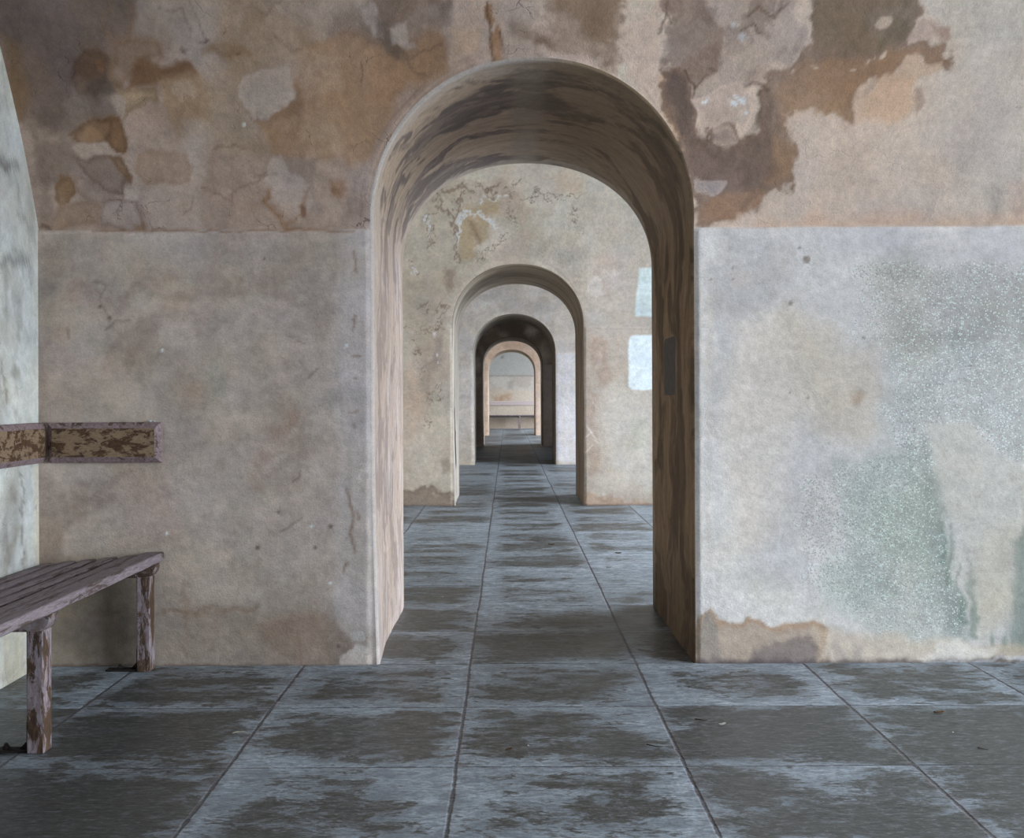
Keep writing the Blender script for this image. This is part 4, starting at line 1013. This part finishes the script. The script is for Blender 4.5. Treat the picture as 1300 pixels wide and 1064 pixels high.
# ------------------------------------------------------------------ timber
def timber_mat(name, cols, thr=0.5, stretch=(1, 1, 1), rough=0.75):
    """painted timber worn through to brown: cols = paint, pale paint, bare brown, dark brown"""
    g = NT(name)
    tc = g.n('ShaderNodeTexCoord').outputs['Object']
    if CLAY:
        g.b.inputs['Base Color'].default_value = (0.4, 0.4, 0.4, 1); return g.m
    oi = g.n('ShaderNodeObjectInfo').outputs['Random']
    ad = g.n('ShaderNodeVectorMath', operation='ADD'); g.l(tc, ad.inputs[0])
    cx = g.n('ShaderNodeCombineXYZ'); g.l(g.math('MULTIPLY', oi, 17.0), cx.inputs[0]); g.l(g.math('MULTIPLY', oi, 5.0), cx.inputs[1]); g.l(cx.outputs[0], ad.inputs[1])
    p = g.scaled(ad.outputs[0], stretch)
    a = g.noise(p, 9, 7, 0.74, 0.4); b = g.noise(p, 42, 5, 0.7, 0.3); c = g.noise(p, 4, 4, 0.6)
    paint = g.mix(g.ramp(b, 0.35, 0.65), L3(cols[0]), L3(cols[1]))
    bare = g.mix(g.ramp(b, 0.38, 0.6), L3(cols[2]), L3(cols[3]))
    m = g.ramp(g.math('ADD', g.math('MULTIPLY', a, 0.7), g.math('MULTIPLY', c, 0.3)), thr, thr + 0.05)
    col = g.mix(m, paint, bare)
    col = g.mix(0.12, col, (0.02, 0.018, 0.02)); g.l(col, g.b.inputs['Base Color']); g.b.inputs['Roughness'].default_value = rough
    h = g.math('SUBTRACT', g.math('MULTIPLY', b, 0.5), g.math('MULTIPLY', m, 0.5))
    g.l(g.bump(h, 0.5, 0.003), g.b.inputs['Normal'])
    return g.m
SLAT = timber_mat('worn_slat_timber', [(118, 104, 108), (148, 138, 146), (92, 76, 70), (70, 56, 52)], 0.52, (5, 0.45, 5))
LEGM = timber_mat('worn_leg_timber', [(124, 108, 112), (158, 148, 156), (92, 68, 44), (58, 40, 26)], 0.465, (2.4, 2.4, 0.7))
BEAR = timber_mat('worn_bearer_timber', [(120, 104, 104), (150, 142, 146), (84, 62, 44), (58, 40, 28)], 0.47, (1, 1, 1))
RAILM = timber_mat('rail_moulding_paint', [(122, 104, 104), (156, 138, 144), (94, 76, 70), (80, 62, 56)], 0.54, (2, 2, 2))
RAILF = timber_mat('rail_face_paint', [(150, 130, 104), (132, 110, 90), (92, 62, 34), (64, 42, 24)], 0.48, (1.6, 1.6, 3.4))
PALE = timber_mat('sun_bleached_timber', [(196, 180, 176), (206, 196, 200), (170, 140, 110), (150, 120, 96)], 0.6, (1, 1, 1))
def simple_mat(name, col, rough=0.8, metal=0.0, bumpy=0.0, col2=None, scale=60):
    g = NT(name); tc = g.n('ShaderNodeTexCoord').outputs['Object']
    n = g.noise(tc, scale, 5, 0.65)
    g.l(g.mix(g.ramp(n, 0.35, 0.65), L3(col), L3(col2 or tuple(int(v * 0.8) for v in col))), g.b.inputs['Base Color'])
    g.b.inputs['Roughness'].default_value = rough; g.b.inputs['Metallic'].default_value = metal
    if bumpy: g.l(g.bump(n, bumpy, 0.002), g.b.inputs['Normal'])
    return g.m
IRON = simple_mat('rusted_black_iron', (46, 36, 34), 0.7, 0.3, 0.6, (28, 22, 22))
PLATE = simple_mat('dark_grey_plate', (86, 82, 80), 0.85, 0.0, 0.3, (70, 66, 62), 30)

def bm_box(bm, x0, x1, y0, y1, z0, z1, bev=0.004, segs=2, warp=0.0):
    r = bmesh.ops.create_cube(bm, size=1.0); vs = r['verts']
    for v in vs:
        v.co = Vector(((x0 + x1) / 2 + v.co.x * (x1 - x0), (y0 + y1) / 2 + v.co.y * (y1 - y0), (z0 + z1) / 2 + v.co.z * (z1 - z0)))
    if bev:
        es = list({e for v in vs for e in v.link_edges})
        bmesh.ops.bevel(bm, geom=es, offset=bev, segments=segs, affect='EDGES', profile=0.5)
    return vs

def bm_done(bm, name, mat, parent=None, smooth=True):
    bmesh.ops.recalc_face_normals(bm, faces=bm.faces)
    me = bpy.data.meshes.new(name); bm.to_mesh(me); bm.free()
    if smooth:
        for p in me.polygons: p.use_smooth = len(p.vertices) == 4 and p.area < 0.004
    return link(name, me, mat, parent)

def copy_tree(o, parent=None):
    c = o.copy(); C.objects.link(c)
    if parent: c.parent = parent
    for ch in [q for q in bpy.data.objects if q.parent == o]: copy_tree(ch, c)
    return c

def slat_mesh(L, wd, th, seed):
    """a long slat with rounded arrises and a slightly wavy surface"""
    rnd = random.Random(seed)
    sec = []
    r = 0.007
    for cx, cz, a0 in ((wd / 2 - r, th - r, 0), (-wd / 2 + r, th - r, 90), (-wd / 2 + r, r, 180), (wd / 2 - r, r, 270)):
        for k in range(4):
            a = math.radians(a0 + k * 30); sec.append((cx + r * math.cos(a), cz + r * math.sin(a)))
    bm = bmesh.new(); n = 40; rings = []
    for i in range(n + 1):
        y = L * i / n; end = min(i, n - i)
        sc_ = 1.0 if end > 0 else 0.93
        dx = 0.0012 * math.sin(i * 0.9 + seed) + rnd.uniform(-.0005, .0005)
        rings.append([bm.verts.new((x * sc_ + dx, y, th / 2 + (z - th / 2) * sc_ + 0.0006 * math.sin(i * 1.7 + seed))) for x, z in sec])
    for a, b in zip(rings[:-1], rings[1:]):
        for j in range(len(sec)):
            bm.faces.new((a[j], a[(j + 1) % len(sec)], b[(j + 1) % len(sec)], b[j]))
    bm.faces.new(rings[0][::-1]); bm.faces.new(rings[-1])
    return bm

def make_bench(L, legs, name='slatted_bench', ends=None, front_only_tilt=0.095):
    """local x = distance from the wall, local y = along the wall, z up"""
    t = empty(name)
    n = 6; x_front = 0.515; pitch = 0.0865
    for i in range(n):
        xr = x_front - i * pitch - (0.006 if i else 0)
        wd = 0.062 if i else 0.084
        xc = xr - wd / 2; zt = 0.470 - (x_front - xr) * front_only_tilt
        l = L - (0.0 if i == 0 else [0, 0.045, 0.03, 0.035, 0.02, 0.03][i])
        o = bm_done(slat_mesh(l, wd, 0.036, i * 3), 'slat', SLAT, t)
        o.location = (xc, 0.0, zt - 0.036); o.rotation_euler.y = -math.atan(front_only_tilt) * (1 if i else 0.4)
    for y in legs:
        # bearer: beam under the slats, with a rounded nose past the leg
        bm = bmesh.new(); prof = [(0.0, 0.375), (0.44, 0.378), (0.470, 0.379), (0.488, 0.386), (0.500, 0.400), (0.504, 0.418), (0.503, 0.431), (0.40, 0.424), (0.0, 0.386)]
        A = [bm.verts.new((x, y - 0.034, z)) for x, z in prof]; B = [bm.verts.new((x, y + 0.034, z)) for x, z in prof]
        bm.faces.new(A[::-1]); bm.faces.new(B)
        for j in range(len(prof)): bm.faces.new((A[j], A[(j + 1) % len(prof)], B[(j + 1) % len(prof)], B[j]))
        bmesh.ops.bevel(bm, geom=[e for e in bm.edges if abs(e.verts[0].co.y - e.verts[1].co.y) < 1e-6], offset=0.004, segments=2, affect='EDGES')
        bm_done(bm, 'bearer', BEAR, t)
        bm = bmesh.new(); bm_box(bm, 0.430, 0.482, y - 0.036, y + 0.036, 0.001, 0.381, 0.004, 2)
        lg = bm_done(bm, 'leg', LEGM, t)
        # angle iron holding the leg to the floor
        bm = bmesh.new(); bm_box(bm, 0.4245, 0.4305, y - 0.024, y + 0.024, 0.001, 0.098, 0.0015, 1)
        bm_box(bm, 0.300, 0.4295, y - 0.024, y + 0.024, 0.001, 0.008, 0.0015, 1)
        vs = [bm.verts.new(p) for p in ((0.4245, y - 0.003, 0.008), (0.4245, y - 0.003, 0.040), (0.395, y - 0.003, 0.008), (0.4245, y + 0.003, 0.008), (0.4245, y + 0.003, 0.040), (0.395, y + 0.003, 0.008))]
        bm.faces.new(vs[:3]); bm.faces.new(vs[3:][::-1])
        for a, b in ((0, 1), (1, 2), (2, 0)): bm.faces.new((vs[a], vs[b], vs[b + 3], vs[a + 3]))
        fb = bm_done(bm, 'foot_bracket', IRON, t)
        bm = bmesh.new()
        bmesh.ops.create_cone(bm, cap_ends=True, segments=6, radius1=0.010, radius2=0.010, depth=0.010, matrix=Matrix.Translation((0.352, y, 0.013)))
        bmesh.ops.create_uvsphere(bm, u_segments=10, v_segments=6, radius=0.007, matrix=Matrix.Translation((0.352, y, 0.020)))
        bm_done(bm, 'bolt', IRON, fb)
    return t

b1 = make_bench(3.0, (0.072, 1.155, 2.24)); b1.location = (XL + 0.004, Y0 - 0.016, 0); b1.rotation_euler.z = 0
# the bench runs from the cross wall back towards the near end of the casemate
for ch in [q for q in bpy.data.objects if q.parent == b1]:
    nm = ch.name.split('.')[0]
    if nm == 'slat':
        l = max(v.co.y for v in ch.data.vertices); ch.location.y = -3.0
    else:
        yc = sum(v.co.y for v in ch.data.vertices) / len(ch.data.vertices)
        d = -2 * yc
        ch.location.y = d
tag(b1, 'low slatted timber bench with worn brown paint along the left wall in front', 'bench')

b2 = make_bench(3.6, (0.235, 1.265, 2.295, 3.325)); b2.location = (-0.66 - 1.265, YE - 0.012, 0); b2.rotation_euler.z = -PI / 2
tag(b2, 'small distant slatted bench against the end wall, seen through all the arches', 'bench')

def rail(L, name, bleached=False):
    """chamfered back board: local y along the wall, local x out of the wall, z up"""
    bm = bmesh.new(); H, T, ch = 0.165, 0.036, 0.021
    def ring(x, ins): return [bm.verts.new(p) for p in ((x, ins, ins), (x, L - ins, ins), (x, L - ins, H - ins), (x, ins, H - ins))]
    rs = [ring(0, 0), ring(0.016, 0), ring(0.019, 0.0015), ring(T - 0.003, ch - 0.002), ring(T, ch + 0.003)]
    side = []
    for a, b in zip(rs[:-1], rs[1:]):
        for j in range(4): side.append(bm.faces.new((a[j], a[(j + 1) % 4], b[(j + 1) % 4], b[j])))
    bm.faces.new(rs[0][::-1]); top = bm.faces.new(rs[-1]); top.material_index = 1
    bmesh.ops.recalc_face_normals(bm, faces=bm.faces)
    me = bpy.data.meshes.new(name); bm.to_mesh(me); bm.free()
    return link(name, me, [PALE, PALE] if bleached else [RAILM, RAILF])
r1 = rail(0.466, 'back_rail'); r1.location = (-1.417 - 0.466, Y0 - 0.006, 0.835)
r1.rotation_euler.z = -PI / 2
tag(r1, 'short chamfered brown back board fixed to the front wall beside the left corner', 'rail')
r2 = rail(2.9, 'back_rail'); r2.location = (XL + 0.001, Y0 - 0.012 - 2.9, 0.835)
tag(r2, 'long chamfered back board on the whitewashed left wall above the bench', 'rail')
r3 = rail(3.5, 'back_rail', True); r3.location = (-1.9, YE - 0.002, 0.772); r3.rotation_euler.z = -PI / 2
tag(r3, 'distant pale back board on the end wall above the far bench', 'rail')

# dark plate let into the right reveal of the first arch
bm = bmesh.new(); w_, h_, rr, tk = 0.385, 0.272, 0.055, 0.006
pts = []
for cx, cz, a0 in ((w_ / 2 - rr, h_ / 2 - rr, 0), (-w_ / 2 + rr, h_ / 2 - rr, 90), (-w_ / 2 + rr, -h_ / 2 + rr, 180), (w_ / 2 - rr, -h_ / 2 + rr, 270)):
    for k in range(7): a = math.radians(a0 + k * 15); pts.append((cx + rr * math.cos(a), cz + rr * math.sin(a)))
A = [bm.verts.new((0, y, z)) for y, z in pts]; B = [bm.verts.new((-tk, y * 0.985, z * 0.98)) for y, z in pts]
bm.faces.new(A); bm.faces.new(B[::-1])
for j in range(len(pts)): bm.faces.new((A[j], B[j], B[(j + 1) % len(pts)], A[(j + 1) % len(pts)]))
pl = bm_done(bm, 'metal_plate', PLATE); pl.location = (ACX + AHW + 0.003, 5.50, 1.235)
tag(pl, 'dark grey rounded plate on the brown inner side of the first arch', 'plate')

# ------------------------------------------------------------------ litter on the slabs
STRAW = simple_mat('dry_straw', (188, 182, 160), 0.8, 0, 0.2)
TWIG = simple_mat('dead_twig', (70, 58, 44), 0.9, 0, 0.3)
LEAFP = simple_mat('bleached_leaf', (196, 196, 190), 0.8, 0, 0.2)
LEAFB = simple_mat('brown_leaf', (104, 78, 56), 0.85, 0, 0.2)
def tube(pts, r, mat, name):
    bm = bmesh.new(); rings = []; n = len(pts)
    P = [Vector(p) for p in pts]
    for i, p in enumerate(P):
        d = (P[min(i + 1, n - 1)] - P[max(i - 1, 0)]).normalized(); s = d.cross(Vector((0, 0, 1))).normalized(); u = s.cross(d)
        rad = r * (1 - 0.6 * i / (n - 1))
        rings.append([bm.verts.new(p + s * math.cos(a) * rad + u * math.sin(a) * rad) for a in [k * PI / 3 for k in range(6)]])
    for a, b in zip(rings[:-1], rings[1:]):
        for j in range(6): bm.faces.new((a[j], a[(j + 1) % 6], b[(j + 1) % 6], b[j]))
    bm.faces.new(rings[0][::-1]); bm.faces.new(rings[-1])
    return bm_done(bm, name, mat)
def leaf(L, W, curl, mat, name, seed):
    rnd = random.Random(seed); bm = bmesh.new(); nu, nv = 9, 5; g1 = []; g0 = []
    for i in range(nu):
        u = i / (nu - 1); half = W / 2 * max(0.06, math.sin(PI * min(1, u * 0.97 + 0.015)) ** 0.8)
        row1 = []; row0 = []
        for j in range(nv):
            v = j / (nv - 1) * 2 - 1
            z = 0.0015 + curl * L * (v * v * 0.35 + (u - 0.5) ** 2 * 0.8) + rnd.uniform(0, 0.0008)
            x = (u - 0.5) * L; y = v * half
            row1.append(bm.verts.new((x, y, z + 0.0006))); row0.append(bm.verts.new((x, y, z)))
        g1.append(row1); g0.append(row0)
    for i in range(nu - 1):
        for j in range(nv - 1):
            bm.faces.new((g1[i][j], g1[i + 1][j], g1[i + 1][j + 1], g1[i][j + 1])); bm.faces.new((g0[i][j], g0[i][j + 1], g0[i + 1][j + 1], g0[i + 1][j]))
    bd = [[(i, 0) for i in range(nu)], [(i, nv - 1) for i in range(nu)], [(0, j) for j in range(nv)], [(nu - 1, j) for j in range(nv)]]
    for b in bd:
        for (i, j), (k, l) in zip(b[:-1], b[1:]): bm.faces.new((g1[i][j], g1[k][l], g0[k][l], g0[i][j]))
    return bm_done(bm, name, mat)
def put(o, px, py, rz):
    x, y = on_floor(px, py); o.location = (x, y, 0.0); o.rotation_euler.z = math.radians(rz)
litter = [
    ('straw', 304, 931, 14, 0.045, 'short pale straw on the dark slab before the left half of the wall'),
    ('twig', 890, 914, -12, 0.040, 'thin curved twig on the slab in front of the right pier, beside a bleached leaf'),
    ('leafp', 917, 921, 30, 0.030, 'curled bleached leaf on the slab in front of the right pier'),
    ('twig', 831, 947, -20, 0.050, 'dark bent twig beside the long joint at lower right of centre'),
    ('leafb', 1192, 906, 5, 0.038, 'brown leaf on the pale slab joint at the far right'),
    ('twig', 1248, 951, -25, 0.030, 'small dark twig nearest the right edge of the floor'),
    ('leafb', 646, 953, 40, 0.026, 'small brown leaf on the centre slab nearest the camera'),
    ('leafp', 671, 948, 100, 0.014, 'tiny white scrap of leaf on the centre slab nearest the camera'),
    ('leafp', 1210, 931, 60, 0.012, 'tiny pale leaf scrap on the nearest slab at the right'),
    ('leafp', 596, 683, 20, 0.045, 'pale leaf left of the long joint beyond the first arch'),
    ('leafp', 652, 663, 70, 0.035, 'pale leaf on the centre slabs before the second arch'),
    ('leafb', 700, 692, -15, 0.045, 'brown leaf on a centre slab beyond the first arch'),
    ('leafp', 727, 697, 75, 0.040, 'pale leaf on the right long joint beyond the first arch'),
    ('leafp', 773, 721, 10, 0.035, 'pale leaf on the slab behind the right pier of the first arch'),
    ('leafp', 561, 759, 35, 0.018, 'tiny white leaf scrap beside the left reveal of the first arch'),
    ('leafb', 785, 703, 0, 0.040, 'brown leaf on the far side of the right pier in the second room'),
]
for i, (kd, px, py, rz, L, lab) in enumerate(litter):
    if kd in ('straw', 'twig'):
        k = -1 if i % 2 else 1
        pts = [(L * (u - 0.5), k * L * 0.22 * math.sin(u * PI * 0.9), 0.0022 + 0.001 * math.sin(u * 5)) for u in [j / 7 for j in range(8)]]
        o = tube(pts, 0.0016 if kd == 'straw' else 0.0019, STRAW if kd == 'straw' else TWIG, kd)
        tag(o, lab, 'straw' if kd == 'straw' else 'twig')
    else:
        o = leaf(L, L * 0.5, 0.35, LEAFP if kd == 'leafp' else LEAFB, 'dry_leaf', i); tag(o, lab, 'leaf')
    put(o, px, py, rz)
# fallen flakes of white plaster on the back board
CHIP = simple_mat('white_plaster_flake', (214, 222, 228), 0.9, 0, 0.4)
for j, (dx, s) in enumerate(((-0.030, 0.011), (-0.012, 0.008))):
    bm = bmesh.new(); bmesh.ops.create_icosphere(bm, subdivisions=2, radius=s * 0.5)
    rn = random.Random(j)
    for v in bm.verts: v.co = Vector((v.co.x * 1.3, v.co.y * 0.8, v.co.z * 0.8)) * (1 + rn.uniform(-.18, .18))
    o = bm_done(bm, 'plaster_flake', CHIP); o.location = (-1.417 - 0.03 + dx + 0.01, Y0 - 0.014, 1.0 + s * 0.36)
    tag(o, ['larger white plaster flake lying on top of the short back board', 'smaller white plaster flake nearest the end of the short back board'][j], 'flake')

# ------------------------------------------------------------------ sky and camera
w = bpy.data.worlds.new('overcast_sky'); bpy.context.scene.world = w; w.use_nodes = True
bg = w.node_tree.nodes['Background']; bg.inputs[0].default_value = (0.86, 0.93, 1.0, 1); bg.inputs[1].default_value = 5.0

cam = bpy.data.cameras.new('camera'); co = bpy.data.objects.new('camera', cam); C.objects.link(co)
cam.sensor_fit = 'HORIZONTAL'; cam.sensor_width = 36.0; cam.lens = 36.0 * F / 1300.0
cam.shift_x = (650.0 - VX) / 1300.0; cam.shift_y = -(532.0 - VY) / 1300.0
co.location = (0, 0, HC)
co.matrix_world = Matrix.Translation((0, 0, HC)) @ Matrix.Rotation(PI / 2, 4, 'X') @ Matrix.Rotation(-ROLL, 4, 'Z')
cam.clip_end = 200
sc = bpy.context.scene; sc.camera = co
sc.view_settings.view_transform = 'Standard'; sc.view_settings.look = 'None'
sc.view_settings.gamma = 1.0; sc.view_settings.use_curve_mapping = False
sc.view_settings.exposure = 1.9
